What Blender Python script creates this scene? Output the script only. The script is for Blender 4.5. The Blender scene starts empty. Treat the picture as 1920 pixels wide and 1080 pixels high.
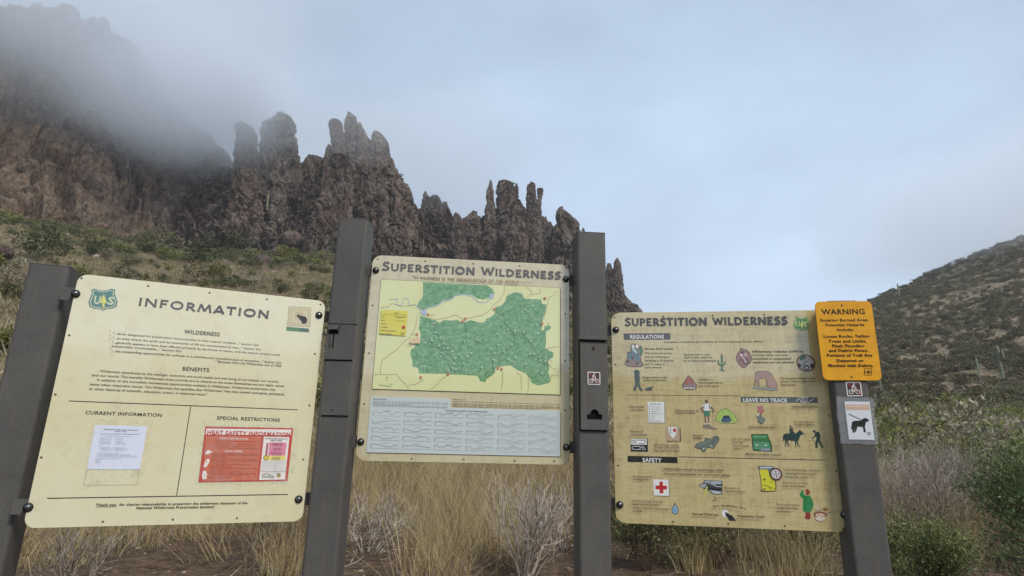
import bpy, bmesh, math, random
import numpy as np
from mathutils import Vector, Matrix
rnd = random.Random(7)
RNG = np.random.default_rng(11)
SC = bpy.context.scene
COL = SC.collection
R_ = math.radians

# ------------------------------------------------------------------ camera
F_PX, PITCH, ROLL = 1114.9, 0.26345, 0.022543
CAM = np.array([0.0, 0.0, 1.5])
_fw = np.array([0, math.cos(PITCH), math.sin(PITCH)])
_u0 = np.array([0, -math.sin(PITCH), math.cos(PITCH)])
_r0 = np.array([1.0, 0, 0])
_rt = _r0 * math.cos(ROLL) + _u0 * math.sin(ROLL)
_up = _u0 * math.cos(ROLL) - _r0 * math.sin(ROLL)
cam_d = bpy.data.cameras.new('camera')
cam = bpy.data.objects.new('camera', cam_d)
COL.objects.link(cam)
M = Matrix.Identity(4)
for i in range(3):
    M[i][0], M[i][1], M[i][2], M[i][3] = _rt[i], _up[i], -_fw[i], CAM[i]
cam.matrix_world = M
cam_d.sensor_width = 36
cam_d.lens = F_PX / 1920 * 36
cam_d.clip_start, cam_d.clip_end = 0.05, 5000
SC.camera = cam

# ------------------------------------------------------------------ world: overcast daylight
world = bpy.data.worlds.new('World')
SC.world = world
world.use_nodes = True
wt = world.node_tree
wt.nodes.clear()
def WN(t, **k):
    n = wt.nodes.new(t)
    for a, b in k.items(): setattr(n, a, b)
    return n
SUN_EL, SUN_AZ = 46, 140          # azimuth clockwise from +Y: behind the camera, to its right
sky = WN('ShaderNodeTexSky', sky_type='NISHITA', sun_disc=False, sun_elevation=R_(SUN_EL), sun_rotation=R_(SUN_AZ))
tc = WN('ShaderNodeTexCoord')
sep = WN('ShaderNodeSeparateXYZ')
wt.links.new(tc.outputs['Generated'], sep.inputs[0])
elr = WN('ShaderNodeValToRGB')    # overcast cloud deck: paler towards the horizon
wt.links.new(sep.outputs['Z'], elr.inputs[0])
cr = elr.color_ramp
cr.elements[0].position = 0.0; cr.elements[0].color = (0.45, 0.54, 0.66, 1)
cr.elements[1].position = 1.0; cr.elements[1].color = (0.31, 0.37, 0.44, 1)
for p, c in ((0.22, (0.41, 0.505, 0.63)), (0.42, (0.36, 0.45, 0.57)), (0.62, (0.31, 0.39, 0.49))):
    e = cr.elements.new(p); e.color = (*c, 1)
mp = WN('ShaderNodeMapping'); mp.inputs['Scale'].default_value = (1, 1, 2.2)
mp.inputs['Location'].default_value = (0.35, 0.2, 0.1)
wt.links.new(tc.outputs['Generated'], mp.inputs[0])
nz = WN('ShaderNodeTexNoise'); nz.inputs['Scale'].default_value = 2.3; nz.inputs['Detail'].default_value = 6
nz.inputs['Roughness'].default_value = 0.5
wt.links.new(mp.outputs[0], nz.inputs['Vector'])
nr = WN('ShaderNodeMapRange'); nr.inputs['From Min'].default_value = 0.3; nr.inputs['From Max'].default_value = 0.7
nr.inputs['To Min'].default_value = 0.82; nr.inputs['To Max'].default_value = 1.16
wt.links.new(nz.outputs[0], nr.inputs['Value'])
mul = WN('ShaderNodeVectorMath', operation='SCALE')
wt.links.new(elr.outputs[0], mul.inputs[0]); wt.links.new(nr.outputs[0], mul.inputs['Scale'])
skys = WN('ShaderNodeVectorMath', operation='SCALE'); skys.inputs['Scale'].default_value = 0.08
wt.links.new(sky.outputs[0], skys.inputs[0])
mixw = WN('ShaderNodeMix', data_type='VECTOR'); mixw.inputs['Factor'].default_value = 0.9
wt.links.new(skys.outputs[0], mixw.inputs[4]); wt.links.new(mul.outputs[0], mixw.inputs[5])
bg = WN('ShaderNodeBackground'); bg.inputs['Strength'].default_value = 0.82
wt.links.new(mixw.outputs[1], bg.inputs['Color'])
wo = WN('ShaderNodeOutputWorld'); wt.links.new(bg.outputs[0], wo.inputs['Surface'])

sun_d = bpy.data.lights.new('sun', 'SUN')
sun = bpy.data.objects.new('sun', sun_d)
COL.objects.link(sun)
sun_d.energy = 1.5; sun_d.angle = R_(14); sun_d.color = (1.0, 0.96, 0.9)
_sd = Vector((math.sin(R_(SUN_AZ)) * math.cos(R_(SUN_EL)), math.cos(R_(SUN_AZ)) * math.cos(R_(SUN_EL)), math.sin(R_(SUN_EL))))
sun.rotation_euler = _sd.to_track_quat('Z', 'Y').to_euler()
sun.location = (-20, -30, 60)

SC.view_settings.view_transform = 'Standard'
SC.view_settings.look = 'None'
SC.view_settings.gamma = 1
SC.view_settings.use_curve_mapping = False
SC.view_settings.exposure = 1.0
SC.render.engine = 'CYCLES'
cy = SC.cycles
cy.max_bounces = 8; cy.diffuse_bounces = 3; cy.glossy_bounces = 2; cy.transmission_bounces = 4
cy.transparent_max_bounces = 8; cy.volume_bounces = 8
cy.use_denoising = True
cy.volume_step_rate = 4.0; cy.volume_max_steps = 64

# ------------------------------------------------------------------ helpers
def ray(px, py):
    d = _fw * F_PX + _rt * (px - 960) - _up * (py - 540)
    return d / np.linalg.norm(d)
def azel(px, py):
    d = ray(px, py)
    return math.degrees(math.atan2(d[0], d[1])), math.degrees(math.atan2(d[2], math.hypot(d[0], d[1])))
def at_r(px, py, r):
    d = ray(px, py); return CAM + d * (r / math.hypot(d[0], d[1]))

_pm = np.random.default_rng(3).permutation(256)
_perm = np.concatenate([_pm, _pm, _pm]).astype(np.int64)
_gr = np.random.default_rng(5).normal(size=(256, 3)); _gr /= np.linalg.norm(_gr, axis=1)[:, None]
def gnoise(P):
    P = np.asarray(P, float); I = np.floor(P).astype(np.int64); f = P - I; I &= 255
    u = f * f * f * (f * (f * 6 - 15) + 10)
    def g(dx, dy, dz):
        h = _perm[_perm[_perm[(I[:, 0] + dx) & 255] + ((I[:, 1] + dy) & 255)] + ((I[:, 2] + dz) & 255)] & 255
        G = _gr[h]
        return G[:, 0] * (f[:, 0] - dx) + G[:, 1] * (f[:, 1] - dy) + G[:, 2] * (f[:, 2] - dz)
    def L(a, b, t): return a + (b - a) * t
    x00 = L(g(0, 0, 0), g(1, 0, 0), u[:, 0]); x10 = L(g(0, 1, 0), g(1, 1, 0), u[:, 0])
    x01 = L(g(0, 0, 1), g(1, 0, 1), u[:, 0]); x11 = L(g(0, 1, 1), g(1, 1, 1), u[:, 0])
    return L(L(x00, x10, u[:, 1]), L(x01, x11, u[:, 1]), u[:, 2]) * 1.5
def fbm(P, o=4, lac=2.03, gain=0.5, ridged=False):
    s = 0; a = 1.0; t = 0
    P = np.asarray(P, float)
    for i in range(o):
        n = gnoise(P + 17.3 * i)
        if ridged: n = 1 - 2 * np.abs(n)
        s = s + a * n; t += a; a *= gain; P = P * lac
    return s / t
def worley(P):
    """distance to nearest and to second nearest feature point"""
    I = np.floor(P).astype(np.int64); f1 = np.full(len(P), 9.0); f2 = np.full(len(P), 9.0)
    for dx in (-1, 0, 1):
        for dy in (-1, 0, 1):
            for dz in (-1, 0, 1):
                J = I + (dx, dy, dz); Jm = J & 255
                h = _perm[_perm[_perm[Jm[:, 0]] + Jm[:, 1]] + Jm[:, 2]] & 255
                q = J + 0.5 + 0.42 * _gr[h]
                d = np.linalg.norm(P - q, axis=1)
                f2 = np.minimum(f2, np.maximum(f1, d)); f1 = np.minimum(f1, d)
    return f1, f2

def mesh_np(name, V, Fq, smooth=True):
    """mesh from vertex array and an (n,3) or (n,4) face array"""
    me = bpy.data.meshes.new(name)
    V = np.asarray(V, np.float32); Fq = np.asarray(Fq, np.int32); k = Fq.shape[1]
    me.vertices.add(len(V)); me.vertices.foreach_set('co', V.ravel())
    me.loops.add(Fq.size); me.loops.foreach_set('vertex_index', Fq.ravel())
    me.polygons.add(len(Fq)); me.polygons.foreach_set('loop_start', np.arange(0, Fq.size, k, dtype=np.int32))
    me.polygons.foreach_set('use_smooth', np.full(len(Fq), smooth))
    me.update(calc_edges=True)
    return me
def fattr(me, name, vals):
    a = me.attributes.new(name, 'FLOAT', 'POINT'); a.data.foreach_set('value', np.asarray(vals, np.float32).ravel())
def tag(o, label=None, cat=None, group=None, kind=None):
    if label: o['label'] = label
    if cat: o['category'] = cat
    if group: o['group'] = group
    if kind: o['kind'] = kind
    return o
def link(name, me, mat=None, parent=None, loc=None):
    o = bpy.data.objects.new(name, me); COL.objects.link(o)
    if mat is not None:
        if isinstance(mat, (list, tuple)):
            for m in mat: me.materials.append(m)
        elif not me.materials: me.materials.append(mat)
    if parent: o.parent = parent
    if loc is not None: o.location = loc
    return o
def empty(name, loc=(0, 0, 0), rz=0):
    o = bpy.data.objects.new(name, None); COL.objects.link(o)
    o.location = loc; o.rotation_euler = (0, 0, rz); o.empty_display_size = 0.1
    return o
def grid_faces(nr, nc, wrap=False):
    r, c = np.meshgrid(np.arange(nr - 1), np.arange(nc if wrap else nc - 1), indexing='ij')
    c2 = (c + 1) % nc
    return np.stack([r * nc + c, r * nc + c2, (r + 1) * nc + c2, (r + 1) * nc + c], -1).reshape(-1, 4)

class MT:
    """small wrapper that builds a Principled material"""
    def __init__(s, name, rough=0.8, spec=0.3):
        s.m = bpy.data.materials.new(name); s.m.use_nodes = True; s.t = s.m.node_tree
        s.b = s.t.nodes['Principled BSDF']; s.b.inputs['Roughness'].default_value = rough
        s.b.inputs['Specular IOR Level'].default_value = spec
    def n(s, t, **k):
        x = s.t.nodes.new(t)
        for a, b in k.items(): setattr(x, a, b)
        return x
    def l(s, a, b): s.t.links.new(a, b)
    def obj(s):
        return s.n('ShaderNodeTexCoord').outputs['Object']
    def geo(s): return s.n('ShaderNodeNewGeometry').outputs['Position']
    def noise(s, vec, scale=1, detail=4, rough=0.5, stretch=None, dist=0):
        if stretch:
            m = s.n('ShaderNodeMapping'); m.inputs['Scale'].default_value = stretch; s.l(vec, m.inputs[0]); vec = m.outputs[0]
        x = s.n('ShaderNodeTexNoise'); x.inputs['Scale'].default_value = scale; x.inputs['Detail'].default_value = detail
        x.inputs['Roughness'].default_value = rough; x.inputs['Distortion'].default_value = dist
        s.l(vec, x.inputs['Vector']); return x.outputs[0]
    def ramp(s, fac, stops, mode='LINEAR'):
        x = s.n('ShaderNodeValToRGB'); x.color_ramp.interpolation = mode; e = x.color_ramp.elements
        while len(e) < len(stops): e.new(0.5)
        for k, (p, c) in zip(range(len(stops)), stops):
            e[k].position = p; e[k].color = (*c, 1) if not np.isscalar(c) else (c, c, c, 1)
        s.l(fac, x.inputs[0]); return x.outputs[0]
    def mix(s, fac, a, b, mode='MIX'):
        x = s.n('ShaderNodeMix', data_type='RGBA', blend_type=mode)
        for v, i in ((fac, 0), (a, 6), (b, 7)):
            if hasattr(v, 'is_linked'): s.l(v, x.inputs[i])
            elif i == 0: x.inputs[0].default_value = v
            else: x.inputs[i].default_value = (*v, 1)
        return x.outputs[2]
    def math(s, op, a, b=0.0, clamp=False):
        x = s.n('ShaderNodeMath', operation=op); x.use_clamp = clamp
        for v, i in ((a, 0), (b, 1)):
            if hasattr(v, 'is_linked'): s.l(v, x.inputs[i])
            else: x.inputs[i].default_value = v
        return x.outputs[0]
    def attr(s, name):
        return s.n('ShaderNodeAttribute', attribute_name=name).outputs['Fac']
    def col(s, v):
        if hasattr(v, 'is_linked'): s.l(v, s.b.inputs['Base Color'])
        else: s.b.inputs['Base Color'].default_value = (*v, 1)
        return s
    def bump(s, h, dist=0.01, strength=1.0, prev=None):
        x = s.n('ShaderNodeBump'); x.inputs['Distance'].default_value = dist; x.inputs['Strength'].default_value = strength
        s.l(h, x.inputs['Height'])
        if prev is not None: s.l(prev, x.inputs['Normal'])
        s.l(x.outputs[0], s.b.inputs['Normal']); return x.outputs[0]
def srgb(r, g, b):
    f = lambda c: (c / 255 / 12.92) if c <= 10 else ((c / 255 + 0.055) / 1.055) ** 2.4
    return (f(r), f(g), f(b))

# ------------------------------------------------------------------ ground
RC = [0.3, 2.7, 4.5, 8, 12, 25, 50, 100, 160, 250, 330, 450, 900]
TAB = {  # elevation angle seen from the camera at each of the distances from 2.7 m on
    -180: [-29, -18, -11, -7, -3, 0, 2, 3.5, 5, 6, 5, 3],
    -110: [-29, -14, -6, -2, 3, 6, 8, 9, 10, 10, 8, 6],
    -60: [-29, -12.5, -5, 0, 6, 11, 14, 15.5, 14, 12, 10, 6],
    -45: [-29, -12.5, -5.5, 0, 6, 10.5, 13.5, 15.3, 14, 12, 10, 6],
    -30: [-29, -12.5, -6, -.5, 6, 10.5, 13.6, 15.2, 14, 12, 10, 6],
    -18: [-29, -12.5, -6, -1, 6, 11, 14.5, 16.6, 15, 13, 10, 6],
    -5: [-29, -12.5, -6, -1, 5, 9, 12, 14, 14.5, 13, 10, 6],
    12: [-29, -12.5, -6.5, -2, 3, 6, 9, 11, 12, 11, 9, 5],
    20: [-29, -12.5, -6.5, -3, 1, 3, 5, 6.5, 7.5, 8.5, 7, 5],
    27: [-29, -12.5, -6.5, -3.2, -.2, 1.6, 3.4, 6, 9.2, 10.3, 8, 5],
    32.2: [-29, -12.5, -6.8, -3.5, -.5, 1.4, 3.6, 7, 11.2, 12.0, 10, 5],
    36: [-29, -12.5, -6.8, -3.5, -.5, 1.5, 3.7, 7.2, 11.6, 13.6, 12, 6],
    42.5: [-29, -12.5, -6.8, -3.6, -.5, 1.6, 4, 7.6, 12.4, 15.5, 13, 7],
    60: [-29, -13, -7, -4, -.5, 3, 6, 10, 15, 18.5, 15, 8],
    100: [-29, -16, -9, -5, -2, 1, 4, 7, 10, 11, 9, 5],
    180: [-29, -18, -11, -7, -3, 0, 2, 3.5, 5, 6, 5, 3]}
_AZ = np.array(sorted(TAB))
_ZT = np.array([[-1.5] + [r * math.tan(R_(e)) for r, e in zip(RC[1:], TAB[a])] for a in _AZ])
def ground_z(x, y, detail=True):
    x = np.atleast_1d(np.asarray(x, float)); y = np.atleast_1d(np.asarray(y, float))
    r = np.hypot(x, y); a = np.degrees(np.arctan2(x, y))
    Z = np.array([np.interp(r, RC, row) for row in _ZT])
    k = np.clip(np.searchsorted(_AZ, a) - 1, 0, len(_AZ) - 2)
    t = np.clip((a - _AZ[k]) / (_AZ[k + 1] - _AZ[k]), 0, 1); i = np.arange(len(x))
    z = Z[k, i] * (1 - t) + Z[k + 1, i] * t + 1.5
    z = z + 0.06 * np.clip(r / 8, 0.2, 1) * gnoise(np.stack([x * .9, y * .9, 0 * x], -1))
    if detail:
        P = np.stack([x, y, 0 * x], -1)
        z = z + np.clip((r - 12) / 60, 0, 1) * 0.9 * gnoise(P * 0.11) + np.clip((r - 90) / 160, 0, 1) * 4.0 * fbm(P * 0.02, 4, ridged=True)
        z = z + 0.02 * np.clip(r / 6, 0.5, 1) * fbm(P * 5.0, 3)
    return z
def gz(x, y): return float(ground_z(x, y)[0])
az_f = np.arange(-64, 64.01, 0.22); az_b = np.arange(66, 295, 2.5)
AZA = np.radians(np.concatenate([az_f, az_b]))
RR = np.concatenate([np.geomspace(0.4, 12, 170, endpoint=False), np.geomspace(12, 900, 230)])
gr_r, gr_a = np.meshgrid(RR, AZA, indexing='ij')
gx = (gr_r * np.sin(gr_a)).ravel(); gy = (gr_r * np.cos(gr_a)).ravel()
GV = np.stack([gx, gy, ground_z(gx, gy)], -1)
me = mesh_np('ground', GV, grid_faces(len(RR), len(AZA), True)[:, ::-1])
g = MT('ground_soil', 0.95, 0.1)
pos = g.geo()
n1 = g.noise(pos, 0.05, 6, 0.6); n2 = g.noise(pos, 0.7, 6, 0.65); n3 = g.noise(pos, 9, 5, 0.7); n4 = g.noise(pos, 60, 3, 0.6)
soil = g.mix(g.ramp(n3, [(0.35, 0.0), (0.65, 1.0)]), srgb(66, 51, 43), srgb(108, 90, 73))
soil = g.mix(g.ramp(n4, [(0.60, 0.0), (0.70, 1.0)]), soil, srgb(146, 130, 110))
straw = g.mix(g.ramp(n2, [(0.4, 0.0), (0.6, 1.0)]), srgb(92, 79, 62), srgb(134, 118, 94))
green = g.mix(g.ramp(n2, [(0.35, 0.0), (0.7, 1.0)]), srgb(74, 68, 48), srgb(108, 98, 70))
vlen = g.n('ShaderNodeVectorMath', operation='LENGTH'); g.l(pos, vlen.inputs[0])
far = g.n('ShaderNodeMapRange'); far.inputs['From Min'].default_value = 9; far.inputs['From Max'].default_value = 24
g.l(vlen.outputs['Value'], far.inputs['Value'])
veg = g.mix(g.ramp(n1, [(0.45, 0.0), (0.6, 1.0)]), straw, green)
spx = g.n('ShaderNodeSeparateXYZ'); g.l(pos, spx.inputs[0])
rt_side = g.n('ShaderNodeMapRange'); rt_side.inputs['From Min'].default_value = 20; rt_side.inputs['From Max'].default_value = 70
g.l(spx.outputs['X'], rt_side.inputs['Value'])
hillc = g.mix(g.ramp(n2, [(0.42, 0.0), (0.62, 1.0)]), srgb(104, 94, 76), srgb(146, 130, 108))
veg = g.mix(rt_side.outputs[0], veg, hillc)
g.col(g.mix(far.outputs[0], soil, veg))
b1 = g.bump(n3, 0.05, 0.8); b2 = g.bump(n4, 0.01, 0.8, b1)
ground = link('ground', me, g.m); tag(ground, kind='structure')
# ------------------------------------------------------------------ rock
def rock_material(name, warm=0.5, strata=False):
    m = MT(name, 0.9, 0.15)
    p = m.geo()
    big = m.noise(p, 0.03, 5, 0.6); mid = m.noise(p, 0.13, 6, 0.65, dist=0.6); fine = m.noise(p, 0.9, 6, 0.7)
    streak = m.noise(p, 0.5, 6, 0.7, stretch=(1, 1, 0.16), dist=0.4)
    lay = m.noise(p, 0.3, 6, 0.7, stretch=(0.35, 0.35, 1.2), dist=1.6)
    purple, grey, ochre, pink = srgb(88, 70, 66), srgb(134, 124, 116), srgb(158, 132, 104), srgb(152, 126, 116)
    c = m.mix(m.ramp(mid, [(0.38, 0.0), (0.62, 1.0)]), purple, grey)
    c = m.mix(m.ramp(big, [(0.50 - 0.14 * warm, 0.0), (0.66 - 0.14 * warm, 0.85 * warm)]), c, ochre)
    c = m.mix(m.ramp(lay if strata else streak, [(0.5, 0.0), (0.72, 0.6)]), c, pink)
    c = m.mix(m.ramp(fine, [(0.36, 0.8), (0.56, 0.0)]), c, srgb(60, 50, 46))
    c = m.mix(m.ramp(m.noise(p, 2.2, 6, 0.75, dist=0.5), [(0.54, 0.0), (0.68, 0.6)]), c, srgb(168, 154, 142))
    c = m.mix(m.ramp(streak, [(0.34, 0.85), (0.47, 0.0)]), c, srgb(42, 37, 37))
    # grass and lichen on the ledges
    geo = m.n('ShaderNodeNewGeometry'); sx = m.n('ShaderNodeSeparateXYZ'); m.l(geo.outputs['Normal'], sx.inputs[0])
    up = m.math('MULTIPLY', m.ramp(sx.outputs['Z'], [(0.55, 0.0), (0.8, 1.0)]), m.ramp(fine, [(0.4, 0.2), (0.6, 0.9)]))
    c = m.mix(up, c, srgb(92, 92, 62))
    m.col(c)
    h = m.math('ADD', m.math('MULTIPLY', streak, 1.0), m.math('MULTIPLY', fine, 0.6))
    if strata: h = m.math('ADD', h, m.math('MULTIPLY', lay, 0.6))
    h = m.math('ADD', h, m.math('MULTIPLY', m.noise(p, 3.2, 5, 0.7), 0.25))
    m.bump(h, 1.6, 0.9)
    return m.m
ROCK_L = rock_material('rock_ochre', 0.7, True)
ROCK_M = rock_material('rock_purple', 0.3)
ROCK_R = rock_material('rock_grey', 0.1)

def crag(P, amp, cell, seed=0, stretch=1.7):
    """craggy displacement: cracked columns, blocks with tilted tops and fine roughness"""
    Q = P / cell + seed; Q = Q * (1, 1, 1 / stretch)
    W = Q + 0.45 * np.stack([gnoise(Q * 1.3 + 3), gnoise(Q * 1.3 + 9), gnoise(Q * 1.3 + 21)], -1)
    f1, f2 = worley(W)
    big = np.clip((f2 - f1) * 4.5, 0, 1) ** 0.8
    W2 = W * (2.3, 2.3, 1.5) + 5; W2 = W2 + 0.3 * np.stack([gnoise(W2 * 2 + 3), gnoise(W2 * 2 + 9), gnoise(W2 * 2 + 21)], -1)
    g1, g2 = worley(W2)
    small = np.clip((g2 - g1) * 4.0, 0, 1)
    W3 = W * (6, 6, 4.6) + 9; h1, h2 = worley(W3)
    tiny = np.clip((h2 - h1) * 3, 0, 1)
    return amp * (0.42 * big + 0.26 * small * (0.6 + f1) + 0.13 * tiny + 0.18 * (0.6 - g1) + 0.34 * fbm(Q * 2.0 + 7, 6, gain=0.6))

def cliff(name, sky, Rt, Rb, mat, x0, x1, n_az=520, n_t=230, seed=0, amp=7, cell=11, strata=0.0, back=35, power=1.0, lift=0.0, stretch=2.6, ragged=0.25):
    """a rock face from the slope up to the skyline (points seen in the photo give azimuth and elevation)"""
    pts = sorted(azel(*p) for p in sky)
    A = np.linspace(azel(*x0)[0], azel(*x1)[0], n_az)
    EL = np.interp(A, [p[0] for p in pts], [p[1] for p in pts])
    EL += ragged * fbm(np.stack([A * 0.9, A * 0 + seed, A * 0], -1), 6, gain=0.65)
    xs = np.linspace(0, 1, n_az)
    Rtop = np.interp(xs, np.linspace(0, 1, len(Rt)), Rt); Rbase = np.interp(xs, np.linspace(0, 1, len(Rb)), Rb)
    ar = np.radians(A)
    zb = ground_z(Rbase * np.sin(ar), Rbase * np.cos(ar)) - 4
    zt = 1.5 + Rtop * np.tan(np.radians(EL))
    T = np.concatenate([np.linspace(0, 1, n_t), 1 + np.linspace(0.04, 1, 14)])
    V = []
    for t in T:
        if t <= 1:
            r = Rbase + (Rtop - Rbase) * t ** power; z = zb + (zt - zb) * t
        else:
            r = Rtop + back * (t - 1); z = zt - (zt - zb) * 0.7 * (t - 1)
        V.append(np.stack([r * np.sin(ar), r * np.cos(ar), z], -1))
    V = np.array(V); sh = V.shape; P = V.reshape(-1, 3)
    d = crag(P, amp, cell, seed, stretch) + 0.9 * amp * fbm(P * (0.028, 0.028, 0.012) + seed, 3)
    if strata:
        zz = P[:, 2] + 3.0 * fbm(P * 0.03 + 4, 3)
        st = gnoise(np.stack([P[:, 0] * 0.02, P[:, 1] * 0.02, zz * 0.42], -1)) + 0.6 * gnoise(np.stack([P[:, 0] * 0.05, P[:, 1] * 0.05, zz * 1.05], -1))
        d = d * (1 - 0.5 * strata) + strata * 2.6 * st
    TT = np.repeat(T, n_az)
    fade = np.where(TT <= 1, 1 - 0.55 * np.clip((TT - 0.85) / 0.15, 0, 1), 0.45)
    ra = np.tile(ar, len(T)); d = (d - 0.75 * amp) * fade
    P[:, 0] -= d * (1 - 0.4 * lift) * np.sin(ra); P[:, 1] -= d * (1 - 0.4 * lift) * np.cos(ra); P[:, 2] += d * 0.75 * lift
    me = mesh_np(name, P, grid_faces(len(T), n_az), False)
    o = link(name, me, mat)
    return o

def spire(outl, outr, R, mat, label=None, depth=0.85, seed=0, amp=0.16, rows=150, seg=110, down=14, name='rock_spire', conv=None):
    """a rock pinnacle: left and right outline points from bottom to top, standing at distance R"""
    if conv: outl = [conv(*p) for p in outl]; outr = [conv(*p) for p in outr]
    L = sorted(outl, key=lambda p: -p[1]); Rr = sorted(outr, key=lambda p: -p[1])
    ytop = min(L[-1][1], Rr[-1][1]); ybot = max(L[0][1], Rr[0][1])
    s = np.linspace(0, 1, rows); ys = ybot + (ytop - ybot) * (1 - (1 - s) ** 1.35)
    xl = np.interp(-ys, [-p[1] for p in L], [p[0] for p in L]); xr = np.interp(-ys, [-p[1] for p in Rr], [p[0] for p in Rr])
    xm = (xl[-1] + xr[-1]) / 2; xl[-1] = xm - 0.3; xr[-1] = xm + 0.3
    rings = []; th = np.linspace(0, 2 * np.pi, seg, endpoint=False)
    first = None
    for y, a, b in zip(ys, xl, xr):
        PL, PR = at_r(a, y, R), at_r(b, y, R); c = (PL + PR) / 2; w = np.linalg.norm(PR - PL) / 2
        if first is None: first = (c, w)
        rings.append((c, w))
    c0, w0 = first; pre = [(c0 - np.array([0, 0, k]), w0 * (1 + 0.012 * k)) for k in np.linspace(down, 0.8, 14)]
    rings = pre + rings
    rad = np.array([c0[0], c0[1], 0]); rad /= np.linalg.norm(rad); tan = np.array([rad[1], -rad[0], 0])
    V = []; wmax = max(w for _, w in rings)
    ex = 0.78
    for c, w in rings:
        dd = min(w * depth, wmax * depth) + 0.12 * wmax * min(1, w / wmax)
        ct, st = np.cos(th), np.sin(th)
        q = tan * (np.sign(ct) * np.abs(ct) ** ex * w)[:, None] + rad * (np.sign(st) * np.abs(st) ** ex * dd)[:, None]
        V.append(c + q)
    V = np.array(V); P = V.reshape(-1, 3)
    W = np.repeat([w for _, w in rings], seg); C = np.repeat(np.array([c for c, _ in rings]), seg, 0)
    cell = max(1.6, wmax * 0.75)
    d = (crag(P, 1.0, cell, seed) - 0.80) * np.minimum(W, wmax) * amp * 3.4 + 0.25 * fbm(P * 0.9 + seed, 3)
    n = P - C; ln = np.linalg.norm(n, axis=1)[:, None] + 1e-6
    P = P + n / ln * np.clip(d, -0.45 * W, 0.35 * W)[:, None]
    nr = len(rings); F = grid_faces(nr, seg, True)
    o = link(name, mesh_np(name, P, F, False), mat)
    tag(o, label, 'rock spire', 'rock spires along the ridge')
    return o
c6 = lambda x, y: (400 + x / 3.376, 180 + y / 3.376)
c7 = lambda x, y: (760 + x / 3.376, 300 + y / 3.376)

# big faces
o = cliff('mountain', [(-700, 60), (-300, -20), (0, 6), (60, -4), (110, 4), (150, 24), (200, 40), (250, 84), (300, 150), (350, 215), (395, 246), (432, 278), (470, 318), (520, 330), (600, 345)],
          [215, 215, 215, 205, 200], [130, 140, 152, 160, 165], ROCK_L, (-420, 400), (560, 400), n_az=820, n_t=330, seed=1.3, amp=13, cell=19, strata=0.42, power=0.9, lift=1.0, stretch=1.25, ragged=1.0)
tag(o, kind='structure')
o = cliff('mountain', [(330, 330), (400, 318), (430, 306), (560, 306), (575, 299), (600, 294), (615, 296), (700, 292), (730, 300), (752, 330), (772, 366), (785, 388), (800, 390), (840, 388), (855, 412), (905, 404), (930, 395), (1010, 400), (1040, 418), (1090, 440), (1110, 475), (1135, 505), (1165, 560), (1190, 580), (1206, 594), (1260, 650), (1350, 700)],
          [190, 192, 205, 215, 225, 235, 240], [150, 153, 158, 170, 186, 198, 210], ROCK_M, (330, 400), (1330, 640), n_az=980, n_t=300, seed=4.1, amp=10, cell=9.5, power=1.0, lift=.35, stretch=1.35, strata=.35)
tag(o, kind='structure')

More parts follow.
